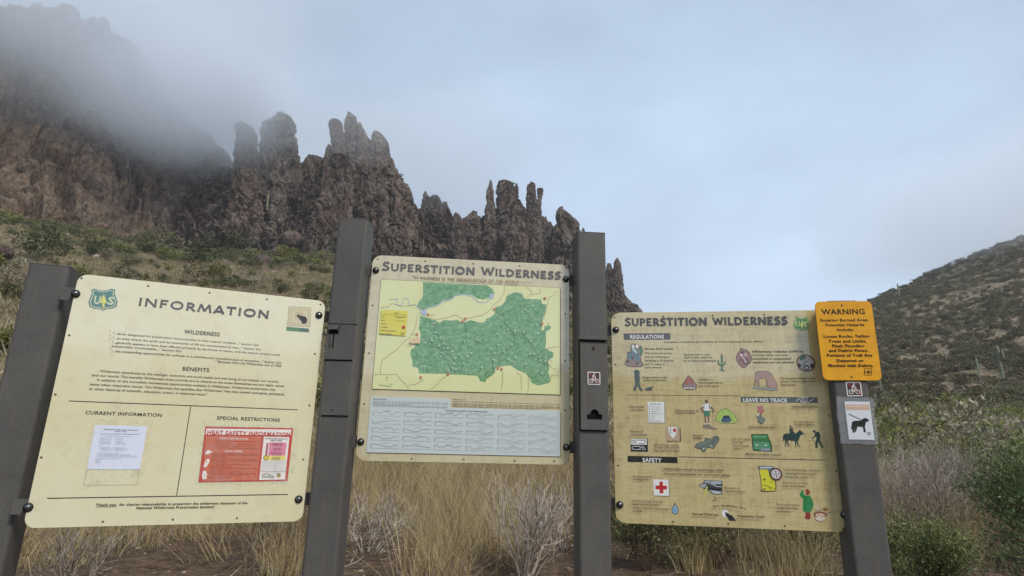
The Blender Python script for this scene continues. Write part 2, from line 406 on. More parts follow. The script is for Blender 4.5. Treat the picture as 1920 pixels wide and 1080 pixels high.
# pinnacles
SPIRES = [
 ([(115,470),(125,440),(122,340),(135,300),(140,260),(133,205),(150,172)], [(300,470),(292,440),(285,330),(278,240),(255,203),(225,180),(180,178)], 186, ROCK_M, c6,
  'left horn of the twin peaks, narrow with a pointed left tip'),
 ([(270,470),(286,330),(290,250),(300,215),(340,180),(375,140),(400,126)], [(565,470),(557,440),(550,390),(535,330),(530,250),(525,165),(508,133),(480,126)], 188, ROCK_M, c6,
  'broad blunt rock tower, right one of the twin peaks in the mist'),
 ([(560,470),(570,420),(590,388)], [(720,470),(700,395),(650,386)], 192, ROCK_M, c6, 'low rounded knob in the gap between the two tall rock groups'),
 ([(690,470),(702,380),(712,330),(728,308)], [(800,470),(770,380),(750,320),(742,306)], 186, ROCK_M, c6, 'small shoulder pinnacle on the left foot of the tallest rock group'),
 ([(735,480),(742,300),(738,250),(728,180),(745,155)], [(850,480),(835,300),(826,215),(818,175),(800,155),(770,147)], 188, ROCK_M, c6, 'round topped finger on the left of the tallest rock group'),
 ([(810,520),(822,300),(826,200),(832,140),(850,120)], [(985,520),(965,300),(915,180),(906,135),(885,118),(866,102)], 190, ROCK_M, c6, 'tallest finger of the ridge with a small pointed head'),
 ([(880,560),(890,300),(900,200),(915,172)], [(1080,560),(1030,380),(1000,300),(982,262),(965,220),(940,182)], 191, ROCK_M, c6, 'sloping shoulder slab right of the tallest finger'),
 ([(930,640),(960,450),(985,320),(1000,262),(1004,238)], [(1290,690),(1275,680),(1255,620),(1230,560),(1190,520),(1150,450),(1130,380),(1110,310),(1085,260),(1060,232)], 190, ROCK_M, c6, 'big leaning slab with a flat top falling steeply to the right'),
 ([(770,560),(765,480),(745,440),(750,395)], [(890,560),(880,480),(870,430),(850,385),(835,382)], 172, ROCK_M, c6, 'pale weathered knob below the tallest fingers'),
 ([(1290,790),(1318,690),(1325,630),(1340,604)], [(1400,790),(1385,680),(1372,640),(1352,622)], 228, ROCK_R, c6, 'sharp misty tooth on the left of the faint far group'),
 ([(1340,790),(1360,690),(1372,640),(1395,628)], [(1470,790),(1462,700),(1440,650),(1420,628)], 230, ROCK_R, c6, 'rounded misty dome in the middle of the faint far group'),
 ([(1420,800),(1440,720),(1452,672)], [(1515,800),(1502,765),(1490,710),(1480,672)], 227, ROCK_R, c6, 'low misty block on the right of the faint far group'),
 ([(285,470),(300,400),(302,360),(312,338)], [(385,470),(372,420),(358,372),(345,345),(328,334)], 205, ROCK_R, c7, 'slim grey pillar with a rounded head standing left of the small notch'),
 ([(340,470),(365,380),(395,352),(420,330)], [(500,470),(470,370),(460,350),(455,330),(440,322)], 214, ROCK_R, c7, 'small blunt summit between the slim pillar and the castle rocks'),
 ([(480,620),(496,380),(500,330),(512,270),(508,215),(520,180),(534,140)], [(610,620),(575,330),(562,240),(558,200),(552,150),(543,129)], 212, ROCK_R, c7, 'sharp needle on the left edge of the castle rocks'),
 ([(560,640),(566,330),(572,200),(575,170),(590,140),(612,127)], [(760,640),(752,300),(716,240),(694,190),(692,152),(680,142),(650,140),(636,127)], 214, ROCK_R, c7, 'broadest tower of the castle rocks with a domed top'),
 ([(672,360),(680,240),(690,170),(700,148)], [(775,360),(748,290),(720,262),(714,230),(719,190),(712,158)], 213, ROCK_R, c7, 'thin flake leaning on the right side of the broad castle tower'),
 ([(600,680),(640,480),(650,380),(665,320),(700,290)], [(770,680),(785,480),(782,380),(765,310),(730,288)], 200, ROCK_M, c7, 'bulging reddish buttress below the castle rocks'),
 ([(755,640),(768,400),(770,340),(762,240),(772,160),(790,145)], [(850,640),(855,400),(838,260),(826,190),(822,150),(805,139)], 211, ROCK_R, c7, 'taller finger of the close pair right of the castle rocks'),
 ([(790,640),(812,400),(828,300),(836,240),(832,184),(850,177)], [(880,640),(868,400),(862,300),(865,250),(874,210),(875,184),(862,177)], 212, ROCK_R, c7, 'shorter finger of the close pair right of the castle rocks'),
 ([(770,680),(790,520),(800,400),(815,360)], [(860,680),(862,520),(858,400),(845,360)], 202, ROCK_M, c7, 'pinkish column standing under the close pair of fingers'),
 ([(300,680),(315,520),(318,440),(330,385)], [(400,680),(385,520),(380,430),(360,385)], 190, ROCK_M, c7, 'pinkish pillar rising from the foot of the notch'),
 ([(840,560),(862,420),(868,370),(880,360)], [(960,560),(925,440),(912,402),(895,372)], 216, ROCK_R, c7, 'low stepped block left of the wedge shaped peak'),
 ([(915,560),(945,420),(952,330),(965,305),(976,297)], [(1175,620),(1140,500),(1105,440),(1098,405),(1060,360),(1030,335),(1000,308)], 214, ROCK_R, c7, 'wedge shaped peak with a long right shoulder beside the metal post'),
 ([(1110,470),(1117,445),(1120,432)], [(1145,470),(1136,448),(1129,429)], 222, ROCK_R, c7, 'tiny knob just above the tall metal post top'),
 ([(1225,960),(1255,800),(1265,700),(1275,662)], [(1340,960),(1330,800),(1318,700),(1302,656)], 236, ROCK_R, c7, 'lower grey column seen just right of the tall metal post'),
 ([(1270,1000),(1300,800),(1316,690),(1320,645),(1336,622)], [(1440,1000),(1410,880),(1385,820),(1378,760),(1370,710),(1364,655),(1350,628)], 235, ROCK_R, c7, 'upright finger above the top left corner of the regulations board'),
 ([(1340,1020),(1370,920),(1385,868)], [(1520,1040),(1500,962),(1478,925),(1440,905),(1400,868)], 233, ROCK_R, c7, 'low rocky toe stepping down behind the regulations board'),
 # buttresses on the lower face
 ([(70,800),(88,700),(120,560),(140,480)], [(330,800),(312,700),(305,560),(285,478)], 172, ROCK_M, c6, 'reddish square buttress right under the twin peaks'),
 ([(330,860),(350,700),(380,560),(420,530)], [(480,860),(470,700),(462,570),(450,532)], 174, ROCK_M, c6, 'dark narrow buttress under the broad twin peak'),
 ([(850,1000),(900,800),(940,640),(990,500)], [(1110,1000),(1120,800),(1110,640),(1060,480)], 176, ROCK_M, c6, 'tall dark rib descending from the big leaning slab'),
 ([(1080,1100),(1100,900),(1120,760),(1150,640)], [(1270,1100),(1250,900),(1220,760),(1180,650)], 178, ROCK_M, c6, 'reddish outer rib at the foot of the big leaning slab'),
 ([(560,1000),(590,850),(640,700),(690,600)], [(790,1000),(790,850),(780,700),(750,600)], 170, ROCK_M, c6, 'brown rib just left of the tall post top'),
]
for i, (l, r, R, m, cv, lab) in enumerate(SPIRES):
    spire(l, r, R, m, lab, seed=i * 3.7 + 1, conv=cv)
# ------------------------------------------------------------------ print and metal materials
def print_mat(name, c, wear=0.12, coat=0.35):
    m = MT(name, 0.35, 0.5)
    p = m.obj()
    n = m.noise(p, 9, 5, 0.65)
    c2 = tuple(min(1, x * (1 - wear) + 0.35 * wear) for x in c)
    m.col(m.mix(m.ramp(n, [(0.4, 0.0), (0.65, 1.0)]), c, c2))
    m.b.inputs['Coat Weight'].default_value = coat; m.b.inputs['Coat Roughness'].default_value = 0.07
    m.b.inputs['Coat IOR'].default_value = 1.6
    return m.m
_pc = {}
def PC(r, g, b, wear=0.12):
    k = (r, g, b, wear)
    if k not in _pc: _pc[k] = print_mat('print_%02x%02x%02x' % (r, g, b), srgb(r, g, b), wear)
    return _pc[k]
def board_mat(name, base, tint, stain, weave, stain_amt, seed):
    m = MT(name, 0.3, 0.5)
    p = m.obj(); off = m.n('ShaderNodeVectorMath', operation='ADD'); m.l(p, off.inputs[0]); off.inputs[1].default_value = (seed, 0, seed * .7); p = off.outputs[0]
    big = m.noise(p, 2.4, 5, 0.6); mid = m.noise(p, 11, 6, 0.7); vert = m.noise(p, 5, 5, 0.7, stretch=(6, 1, 0.5)); hor = m.noise(p, 5, 5, 0.7, stretch=(0.5, 1, 7))
    c = m.mix(m.ramp(big, [(0.35, 0.0), (0.65, 1.0)]), base, tint)
    c = m.mix(m.ramp(mid, [(0.52, 0.0), (0.72, stain_amt)]), c, stain)
    wv = m.noise(p, 55, 3, 0.7, stretch=(4.0, 1, 0.4)); wh = m.noise(p, 55, 3, 0.7, stretch=(0.4, 1, 4.0))
    w = m.math('MULTIPLY', m.math('ADD', m.math('ADD', wv, wh), m.math('ADD', vert, hor)), 0.25)
    c = m.mix(m.ramp(w, [(0.42, weave), (0.5, 0.0)]), c, stain)
    c = m.mix(m.ramp(w, [(0.52, 0.0), (0.62, weave * 0.6)]), c, tuple(min(1, x * 1.25) for x in base))
    # scuffs
    sc = m.noise(p, 16, 6, 0.8, stretch=(1, 1, 0.6), dist=1.5)
    c = m.mix(m.ramp(sc, [(0.66, 0.0), (0.74, 0.5 * stain_amt)]), c, srgb(150, 138, 108))
    m.col(c)
    m.b.inputs['Coat Weight'].default_value = 1.0; m.b.inputs['Coat Roughness'].default_value = 0.05; m.b.inputs['Coat IOR'].default_value = 1.95
    m.bump(m.noise(p, 3, 3, 0.5), 0.002, 0.35)
    return m.m
B1 = board_mat('board_cream', srgb(232, 226, 194), srgb(226, 217, 176), srgb(208, 192, 156), 0.12, 0.55, 1.0)
B2 = board_mat('board_tan', srgb(214, 204, 170), srgb(208, 196, 156), srgb(168, 150, 116), 0.35, 0.5, 7.0)
B3 = board_mat('board_canvas', srgb(210, 195, 146), srgb(202, 184, 128), srgb(168, 144, 98), 0.75, 0.35, 13.0)
def metal_paint():
    m = MT('post_paint', 0.55, 0.4)
    p = m.obj()
    a = m.noise(p, 5, 5, 0.6); f = m.noise(p, 160, 3, 0.7); st = m.noise(p, 9, 6, 0.7, stretch=(5, 5, 0.35))
    c = m.mix(m.ramp(a, [(0.35, 0.0), (0.65, 1.0)]), srgb(82, 80, 77), srgb(94, 91, 86))
    c = m.mix(m.ramp(st, [(0.56, 0.0), (0.74, 0.55)]), c, srgb(116, 106, 98))
    c = m.mix(m.ramp(f, [(0.3, 0.5), (0.5, 0.0)]), c, srgb(66, 61, 60))
    c = m.mix(m.ramp(m.noise(p, 30, 5, 0.8), [(0.70, 0.0), (0.735, 0.9)]), c, srgb(132, 110, 96))
    sc = m.noise(p, 26, 5, 0.85, stretch=(9, 9, 0.5), dist=0.3)
    c = m.mix(m.ramp(sc, [(0.66, 0.0), (0.70, 0.45)]), c, srgb(136, 128, 120))
    c = m.mix(m.ramp(m.noise(p, 3.2, 6, 0.75, dist=0.8), [(0.55, 0.0), (0.75, 0.5)]), c, srgb(112, 100, 86))
    m.col(c); m.bump(m.math('ADD', f, m.math('MULTIPLY', a, 3.0)), 0.0015, 0.6)
    m.l(m.ramp(a, [(0.3, 0.42), (0.7, 0.68)]), m.b.inputs['Roughness'])
    return m.m
POST = metal_paint()
DARK = MT('dark_recess', 0.8, 0.1).col((0.008, 0.008, 0.008)).m
BOLT = MT('bolt_black_steel', 0.22, 0.6).col((0.03, 0.03, 0.032)); BOLT.b.inputs['Metallic'].default_value = 0.85; BOLT.b.inputs['Base Color'].default_value = (0.16, 0.16, 0.165, 1); BOLT = BOLT.m
WASH = MT('black_washer', 0.5, 0.4).col((0.012, 0.012, 0.012)).m
SCREW = MT('dull_screw', 0.5, 0.4).col(srgb(96, 84, 66)).m
EDGE = MT('board_edge', 0.5, 0.4).col(srgb(205, 200, 178)).m

# ------------------------------------------------------------------ flat artwork helpers
class Sheet:
    """a vertical flat face: origin, yaw; local x runs along it, local z up, local -y towards the viewer"""
    def __init__(s, o, yaw):
        s.o = np.array(o, float); s.yaw = yaw; s.d = np.array([math.cos(yaw), math.sin(yaw), 0]); s.nrm = np.array([-s.d[1], s.d[0], 0])
        s.cv = lambda x, y: (x, y); s.lay = 1
    def L(s, x, y):
        px, py = s.cv(x, y); d = ray(px, py)
        t = np.dot(s.o - CAM, s.nrm) / np.dot(d, s.nrm); P = CAM + d * t - s.o
        return float(P @ s.d), float(P[2])
    def sub(s, cv): s.cv = cv; return s
    def Ls(s, pts): return [s.L(*p) for p in pts]
class Art:
    """collects flat printed shapes, each a hair above the one before it, into one mesh"""
    def __init__(s, sheet, base=0.0004, step=0.00012): s.sh = sheet; s.V = []; s.F = []; s.mi = []; s.ms = []; s.y = -base; s.step = step
    def _m(s, m):
        if m not in s.ms: s.ms.append(m)
        return s.ms.index(m)
    def up(s): s.y -= s.step
    def poly2(s, pts, m):
        n = len(s.V); s.V += [(x, s.y, z) for x, z in pts]
        a = sum(pts[i][0] * pts[(i + 1) % len(pts)][1] - pts[(i + 1) % len(pts)][0] * pts[i][1] for i in range(len(pts)))
        f = list(range(n, n + len(pts)));  f = f if a > 0 else f[::-1]
        s.F.append(f); s.mi.append(s._m(m)); s.up()
    def poly(s, pts, m): s.poly2(s.sh.Ls(pts), m)
    def line2(s, pts, w, m, closed=False, flare=0.0):
        P = np.array(pts, float)
        if len(P) < 2: return
        if closed: nx = np.roll(P, -1, 0) - P; pv = P - np.roll(P, 1, 0)
        else:
            e = P[1:] - P[:-1]; nx = np.vstack([e, e[-1:]]); pv = np.vstack([e[:1], e])
        un = lambda a: a / (np.linalg.norm(a, axis=1)[:, None] + 1e-12)
        nx, pv = un(nx), un(pv); t = un(nx + pv); N = np.stack([-t[:, 1], t[:, 0]], -1)
        k = 1 / np.clip((t * nx).sum(1), 0.45, 1)
        W = np.array(w) / 2 if np.ndim(w) else np.full(len(P), w / 2)
        A = P + N * (W * k)[:, None]; B = P - N * (W * k)[:, None]
        n = len(s.V); c = len(P)
        s.V += [(x, s.y, z) for x, z in A] + [(x, s.y, z) for x, z in B]
        for i in range(c if closed else c - 1):
            j = (i + 1) % c; s.F.append([n + i, n + c + i, n + c + j, n + j]); s.mi.append(s._m(m))
        s.up()
    def line(s, pts, w, m, closed=False): s.line2(s.sh.Ls(pts), w, m, closed)
    def rect(s, x0, y0, x1, y1, m):
        """box given by two opposite corners in picture units, squared up on the sheet"""
        a, b = s.sh.L(x0, y0), s.sh.L(x1, y1); s.poly2([(a[0], a[1]), (b[0], a[1]), (b[0], b[1]), (a[0], b[1])], m)
    def ell(s, x, y, rx, ry, m, n=24, ring=None, rot=0):
        c = s.sh.L(x, y); e = s.sh.L(x + rx, y); f = s.sh.L(x, y + ry); a = abs(e[0] - c[0]); b = abs(f[1] - c[1])
        pts = [(c[0] + a * math.cos(t + rot), c[1] + b * math.sin(t + rot)) for t in np.linspace(0, 2 * math.pi, n, endpoint=False)]
        if ring: s.line2(pts, ring, m, True)
        else: s.poly2(pts, m)
    def add(s, V, F, m):
        n = len(s.V); s.V += [(x, s.y, z) for x, z in V]; s.F += [[n + i for i in f] for f in F]; s.mi += [s._m(m)] * len(F); s.up()
    def build(s, name, parent):
        me = bpy.data.meshes.new(name); me.from_pydata(s.V, [], s.F)
        me.polygons.foreach_set('material_index', s.mi)
        for m in s.ms: me.materials.append(m)
        me.update(); o = bpy.data.objects.new(name, me); COL.objects.link(o); o.parent = parent
        # every face looks at the viewer (local -y)
        bm = bmesh.new(); bm.from_mesh(me)
        for f in bm.faces:
            if f.normal.y > 0: f.normal_flip()
        bm.to_mesh(me); bm.free()
        return o

_tc = {}
def glyphs(txt, bold, condensed=1.0):
    k = (txt, bold)
    if k in _tc: return _tc[k]
    cu = bpy.data.curves.new('t', 'FONT'); cu.body = txt; cu.size = 1; cu.resolution_u = 2; cu.offset = bold; cu.fill_mode = 'FRONT'
    cu.space_character = 1.0 + bold * 3
    ob = bpy.data.objects.new('t', cu); COL.objects.link(ob); bpy.context.view_layer.update()
    dg = bpy.context.evaluated_depsgraph_get(); me = bpy.data.meshes.new_from_object(ob.evaluated_get(dg))
    V = np.array([v.co[:2] for v in me.vertices]) if len(me.vertices) else np.zeros((0, 2)); F = [list(p.vertices) for p in me.polygons]
    COL.objects.unlink(ob); bpy.data.objects.remove(ob); bpy.data.curves.remove(cu); bpy.data.meshes.remove(me)
    if len(V): V[:, 0] -= V[:, 0].min()
    _tc[k] = (V / 0.73, F); return _tc[k]
def text(A, s, x, y, h, m, width=None, align='L', bold=0.0, rot=0, x2=None):
    """lettering with cap height h and (optionally) width or right end x2, all in picture units"""
    V, F = glyphs(s, bold)
    if not len(V): return
    o = A.sh.L(x, y); H = abs(A.sh.L(x, y - h)[1] - o[1])
    V = V * H
    if x2 is not None: wd = abs(A.sh.L(x2, y)[0] - o[0])
    elif width is not None: wd = abs(A.sh.L(x + width, y)[0] - o[0])
    else: wd = None
    if wd: V = V * (wd / V[:, 0].max(), 1)
    if align == 'C': V = V - (V[:, 0].max() / 2, 0)
    if align == 'R': V = V - (V[:, 0].max(), 0)
    if rot: c, q = math.cos(rot), math.sin(rot); V = V @ np.array([[c, q], [-q, c]])
    A.add(V + o, F, m)

# carved looking capitals with flared stems, for the board titles
def arc(cx, cy, rx, ry, a0, a1, n=9): return [(cx + rx * math.cos(R_(a)), cy + ry * math.sin(R_(a))) for a in np.linspace(a0, a1, n)]
GL = {
 'I': (0.30, [[(.15, 0), (.15, 1)]]),
 'N': (0.88, [[(.13, 0), (.13, 1)], [(.13, .93), (.74, .07)], [(.74, 0), (.74, 1)]]),
 'F': (0.62, [[(.13, 0), (.13, 1)], [(.13, .90), (.58, .92)], [(.13, .50), (.5, .51)]]),
 'E': (0.64, [[(.13, 0), (.13, 1)], [(.13, .90), (.58, .92)], [(.13, .50), (.5, .51)], [(.13, .1), (.6, .08)]]),
 'L': (0.60, [[(.13, 0), (.13, 1)], [(.13, .1), (.58, .08)]]),
 'T': (0.72, [[(.0, .91), (.70, .91)], [(.35, 0), (.35, .95)]]),
 'D': (0.86, [[(.13, 0), (.13, 1)], [(.13, .9), (.3, .9)] + arc(.3, .5, .43, .40, 90, -90) + [(.13, .1)]]),
 'O': (0.96, [arc(.47, .5, .38, .42, 0, 345, 22) + ['c']]),
 'P': (0.64, [[(.13, 0), (.13, 1)], [(.13, .9), (.3, .9)] + arc(.3, .67, .24, .23, 90, -90, 8) + [(.13, .44)]]),
 'R': (0.70, [[(.13, 0), (.13, 1)], [(.13, .9), (.3, .9)] + arc(.3, .68, .24, .22, 90, -90, 8) + [(.13, .46)], [(.3, .46), (.66, .0)]]),
 'S': (0.62, [[(.56, .80), (.47, .90), (.33, .93), (.19, .88), (.12, .75), (.16, .62), (.28, .54), (.42, .46), (.52, .36), (.53, .22), (.42, .10), (.28, .07), (.13, .10), (.04, .20)]]),
 'U': (0.80, [[(.12, 1), (.12, .38), (.17, .2), (.28, .1), (.4, .07), (.52, .1), (.63, .2), (.68, .38), (.68, 1)]]),
 'W': (1.10, [[(.05, 1), (.30, .06)], [(.30, .06), (.55, .86)], [(.55, .86), (.80, .06)], [(.80, .06), (1.06, 1)]]),
 'A': (0.80, [[(.04, 0), (.39, .98)], [(.39, .98), (.75, 0)], [(.2, .27), (.6, .27)]]),
 'M': (1.04, [[(.08, 0), (.22, .96)], [(.22, .96), (.52, .14)], [(.52, .14), (.82, .96)], [(.82, .96), (.96, 0)]]),
 'C': (0.80, [arc(.47, .5, .37, .42, 50, 310, 16)]), 'G': (0.86, [arc(.47, .5, .37, .42, 50, 330, 16), [(.5, .45), (.84, .45)], [(.8, .45), (.8, .1)]]),
 'K': (0.72, [[(.13, 0), (.13, 1)], [(.16, .45), (.64, 1)], [(.28, .55), (.68, 0)]]), 'Y': (0.72, [[(.02, 1), (.36, .45)], [(.7, 1), (.36, .45)], [(.36, 0), (.36, .5)]]),
 'H': (0.84, [[(.13, 0), (.13, 1)], [(.7, 0), (.7, 1)], [(.13, .5), (.7, .5)]]), 'V': (0.76, [[(.03, 1), (.38, .04)], [(.38, .04), (.74, 1)]]), ' ': (0.42, [])}
def carved_words(S_, root, name, s, x, y, x2, h, m, **k):
    for wd in range(len(s.split())):
        A = Art(S_); carved(A, s, x, y, x2, h, m, only=wd, **k); A.build(name, root)
def carved(A, s, x, y, x2, h, m, w=0.2, big=(), bigk=1.2, gap=0.09, only=None):
    o = A.sh.L(x, y); H = abs(A.sh.L(x, y - h)[1] - o[1]); W = abs(A.sh.L(x2, y)[0] - o[0])
    tot = sum((GL[c][0] + gap) * (bigk if i in big else 1) for i, c in enumerate(s)) - gap; kx = W / tot
    cx = 0; word = 0
    for i, c in enumerate(s):
        k = bigk if i in big else 1; word += c == ' '
        for st in (GL[c][1] if only in (None, word) else ()):
            closed = st[-1] == 'c'; pts = [p for p in st if p != 'c']
            P = np.array([(o[0] + (cx + p[0] * k) * kx, o[1] + p[1] * k * H) for p in pts])
            if closed: A.line2(P, w * H * k, m, True)
            else:
                # resample so the stem can flare at both ends
                seg = np.linalg.norm(P[1:] - P[:-1], axis=1); cum = np.concatenate([[0], np.cumsum(seg)]); n = max(len(P) * 2, 7)
                ts = np.linspace(0, cum[-1], n); Q = np.stack([np.interp(ts, cum, P[:, 0]), np.interp(ts, cum, P[:, 1])], -1)
                u = ts / cum[-1]; fl = 1 + 0.32 * np.clip(1 - np.minimum(u, 1 - u) / 0.22, 0, 1) ** 1.5
                A.line2(Q, w * H * k * fl, m)
        cx += (GL[c][0] + gap) * k

def plate(outline, thick, mat, name, parent, y=0.0, bev=0.0015, holes=(), edge_mat=None):
    """solid plate with rounded rim from a 2-D outline (x, z); its front is at local y, it extends away from the viewer"""
    cu = bpy.data.curves.new(name, 'CURVE'); cu.dimensions = '2D'; cu.fill_mode = 'BOTH'; cu.extrude = max(thick / 2 - bev, 1e-4); cu.bevel_depth = bev; cu.bevel_resolution = 1; cu.offset = -bev
    for pts in (outline, *holes):
        sp = cu.splines.new('POLY'); sp.points.add(len(pts) - 1)
        for p, (a, b) in zip(sp.points, pts): p.co = (a, b, 0, 1)
        sp.use_cyclic_u = True
    ob = bpy.data.objects.new(name, cu); COL.objects.link(ob); bpy.context.view_layer.update()
    me = bpy.data.meshes.new_from_object(ob.evaluated_get(bpy.context.evaluated_depsgraph_get()))
    COL.objects.unlink(ob); bpy.data.objects.remove(ob); bpy.data.curves.remove(cu)
    me.transform(Matrix.Rotation(R_(90), 4, 'X')); me.transform(Matrix.Translation((0, y + thick / 2, 0)))
    me.materials.clear()
    o = link(name, me, [mat] + ([edge_mat] if edge_mat else []), parent)
    if edge_mat:
        for p in me.polygons:
            if abs(p.normal.y) < 0.5: p.material_index = 1
    return o
def rrect(x0, z0, x1, z1, r, n=7):
    P = []
    for cx, cz, a in ((x1 - r, z1 - r, 0), (x0 + r, z1 - r, 90), (x0 + r, z0 + r, 180), (x1 - r, z0 + r, 270)):
        P += [(cx + r * math.cos(R_(a + 90 * i / n)), cz + r * math.sin(R_(a + 90 * i / n))) for i in range(n + 1)]
    return P
def lathe(name, prof, mat, parent, loc, seg=20, mesh=None):
    """round fitting whose axis points at the viewer (local -y); prof = (radius, height) pairs"""
    if mesh is None:
        V = []
        for r, h in prof: V += [(r * math.cos(t), -h, r * math.sin(t)) for t in np.linspace(0, 2 * math.pi, seg, endpoint=False)]
        F = grid_faces(len(prof), seg, True); mesh = mesh_np(name, V, F[:, ::-1] if False else F)
        mesh.materials.append(mat)
    return link(name, mesh, None, parent, loc)
_bolt = [(0, 0), (0, 0), (0, 0), (0.0110, 0.003), (0.0100, 0.0075), (0.0080, 0.0105), (0.0050, 0.0125), (0.0, 0.0132)]
def bolts(sheet, root, pts):
    me = None
    for p in pts:
        x, z = sheet.L(*p); o = lathe('bolt', _bolt[3:], BOLT, root, (x, -0.001, z), mesh=me); me = o.data
        w = lathe('washer', [(0.0, 0), (0.0150, 0), (0.0150, 0.0028), (0.0, 0.0028)], WASH, o, (0, 0, 0))
def screws(sheet, root, pts, r=0.0038):
    me = None
    for p in pts:
        x, z = sheet.L(*p); o = lathe('screw', [(r, 0), (r, 0.0008), (r * .6, 0.0016), (0, 0.0019)], SCREW, root, (x, -0.0002, z), seg=10, mesh=me); me = o.data
def box(name, x0, x1, y0, y1, z0, z1, mat, parent, bev=0.0):
    bm = bmesh.new(); bmesh.ops.create_cube(bm, size=1)
    for v in bm.verts: v.co = Vector(((x0 + x1) / 2 + v.co.x * (x1 - x0), (y0 + y1) / 2 + v.co.y * (y1 - y0), (z0 + z1) / 2 + v.co.z * (z1 - z0)))
    if bev: bmesh.ops.bevel(bm, geom=bm.edges[:], offset=bev, segments=3, affect='EDGES', profile=0.5)
    me = bpy.data.meshes.new(name); bm.to_mesh(me); bm.free()
    return link(name, me, mat, parent)

# ------------------------------------------------------------------ posts
PW, PD = 0.135, 0.14
def post(c, yaw, top, label, base_extra=0.5):
    c = np.array(c); z0 = gz(*c) - base_extra
    root = empty('steel_post', (c[0], c[1], z0 + base_extra), yaw); tag(root, label, 'post', 'steel posts carrying the boards')
    zb, zt = -base_extra, top - (z0 + base_extra)
    # square tube with rounded corners
    pr = rrect(-PW / 2, -PD / 2, PW / 2, PD / 2, 0.014, 5); n = len(pr)
    V = [(x, y, z) for z in (zb, zt - 0.004) for x, y in pr]; F = [[i, (i + 1) % n, n + (i + 1) % n, n + i] for i in range(n)]
    me = bpy.data.meshes.new('tube'); me.from_pydata(V, [], F + [list(range(n, 2 * n))]); me.update()
    for p in me.polygons: p.use_smooth = len(p.vertices) == 4 and False
    link('tube', me, POST, root)
    o = box('cap', -PW / 2 + .001, PW / 2 - .001, -PD / 2 + .001, PD / 2 - .001, zt - 0.0035, zt + 0.002, POST, root, 0.0015)
    nrm = np.array([-math.sin(yaw), math.cos(yaw), 0])
    sh = Sheet(np.array([c[0], c[1], z0 + base_extra]) - nrm * PD / 2, yaw)
    return root, sh
p1, s1p = post((-1.790, 2.245), 0.34, 2.140, 'leftmost tall square post, brown grey steel, at the left edge of the information board')
p2, s2p = post((-0.724, 2.580), 0.02, 2.485, 'brown grey steel post with a hooded padlock slot, between the information and map boards')
p3, s3p = post((0.357, 2.665), 0.07, 2.477, 'brown grey steel post with a dark arched slot door, between the map and regulations boards')
p4, s4p = post((1.410, 2.520), -0.16, 2.127, 'rightmost steel post, wearing the yellow warning plate and a dog sticker')
FY = -PD / 2

# post 2: cover seams, hooded slot, small lower plate
s2p.sub(lambda x, y: (590 + x / 5.142, 590 + y / 5.142))
def prect(sh, x0, y0, x1, y1):
    a, b = sh.L(x0, y0), sh.L(x1, y1); return min(a[0], b[0]), min(a[1], b[1]), max(a[0], b[0]), max(a[1], b[1])
x0, z0, x1, z1 = prect(s2p, 110, 432, 440, 96)
x0, x1 = -PW / 2 + .004, PW / 2 - 0.012
dr = plate(rrect(x0, z0, x1, z1, 0.002, 2), 0.006, POST, 'cover_plate', p2, FY - 0.006, 0.001)
box('seam', x0 + .001, x1, FY - 0.0012, FY + 0.001, z0 - 0.0045, z0 - 0.0005, DARK, p2)
box('lip', x0, x1 + .006, FY - 0.009, FY - 0.0002, z1 + 0.0006, z1 + 0.004, POST, p2, 0.0008)
a = Art(s2p, 0.0002); a.y = FY - 0.0064
hx0, hz0 = s2p.L(140, 160); hx1, hz1 = s2p.L(255, 105); sx0, sz0 = s2p.L(172, 322); sx1, _ = s2p.L(192, 180)
hood = bpy.data.meshes.new('hood')
hv = [(hx0, FY - .0062, hz0), (hx1 - .008, FY - .0062, hz0), (hx1, FY - .0062, hz1), (hx0, FY - .0062, hz1), (hx0 + .002, FY - .022, hz0 + .004), (hx1 - .012, FY - .022, hz0 + .006), (hx1 - .004, FY - .02, hz1 - .003), (hx0, FY - .02, hz1 - .003)]
hood.from_pydata(hv, [], [[4, 5, 6, 7], [7, 6, 2, 3], [0, 4, 7, 3], [5, 1, 2, 6]]); hood.update(); link('hood', hood, POST, dr)
box('hood_recess', hx0 + .001, hx1 - .006, FY - .0075, FY - .0062, hz0 - .012, hz1 - .002, DARK, dr)
box('slot', sx0, sx0 + .0045, FY - .0074, FY - .0061, sz0, hz0 - .0005, DARK, dr)
box('slot_flange', sx0 - .012, sx0 - .0095, FY - .012, FY - .0061, sz0 + .003, hz0 - .0125, POST, dr, .0006)
x0, z0, x1, z1 = prect(s2p, 70, 968, 330, 905)
pl = plate(rrect(x0, z0, x1, z1, 0.001, 2), 0.005, POST, 'lower_plate', p2, FY - 0.005, 0.0008)
box('lower_slot', x0, x1, FY - 0.004, FY + .001, z0 - 0.0035, z0 - .0003, DARK, p2)
kx, kz = s2p.L(172, 918); box('keyhole', kx - .003, kx + .003, FY - .0056, FY - .0049, kz - .003, kz + .002, DARK, pl)
s2p.sub(lambda x, y: (x, y))
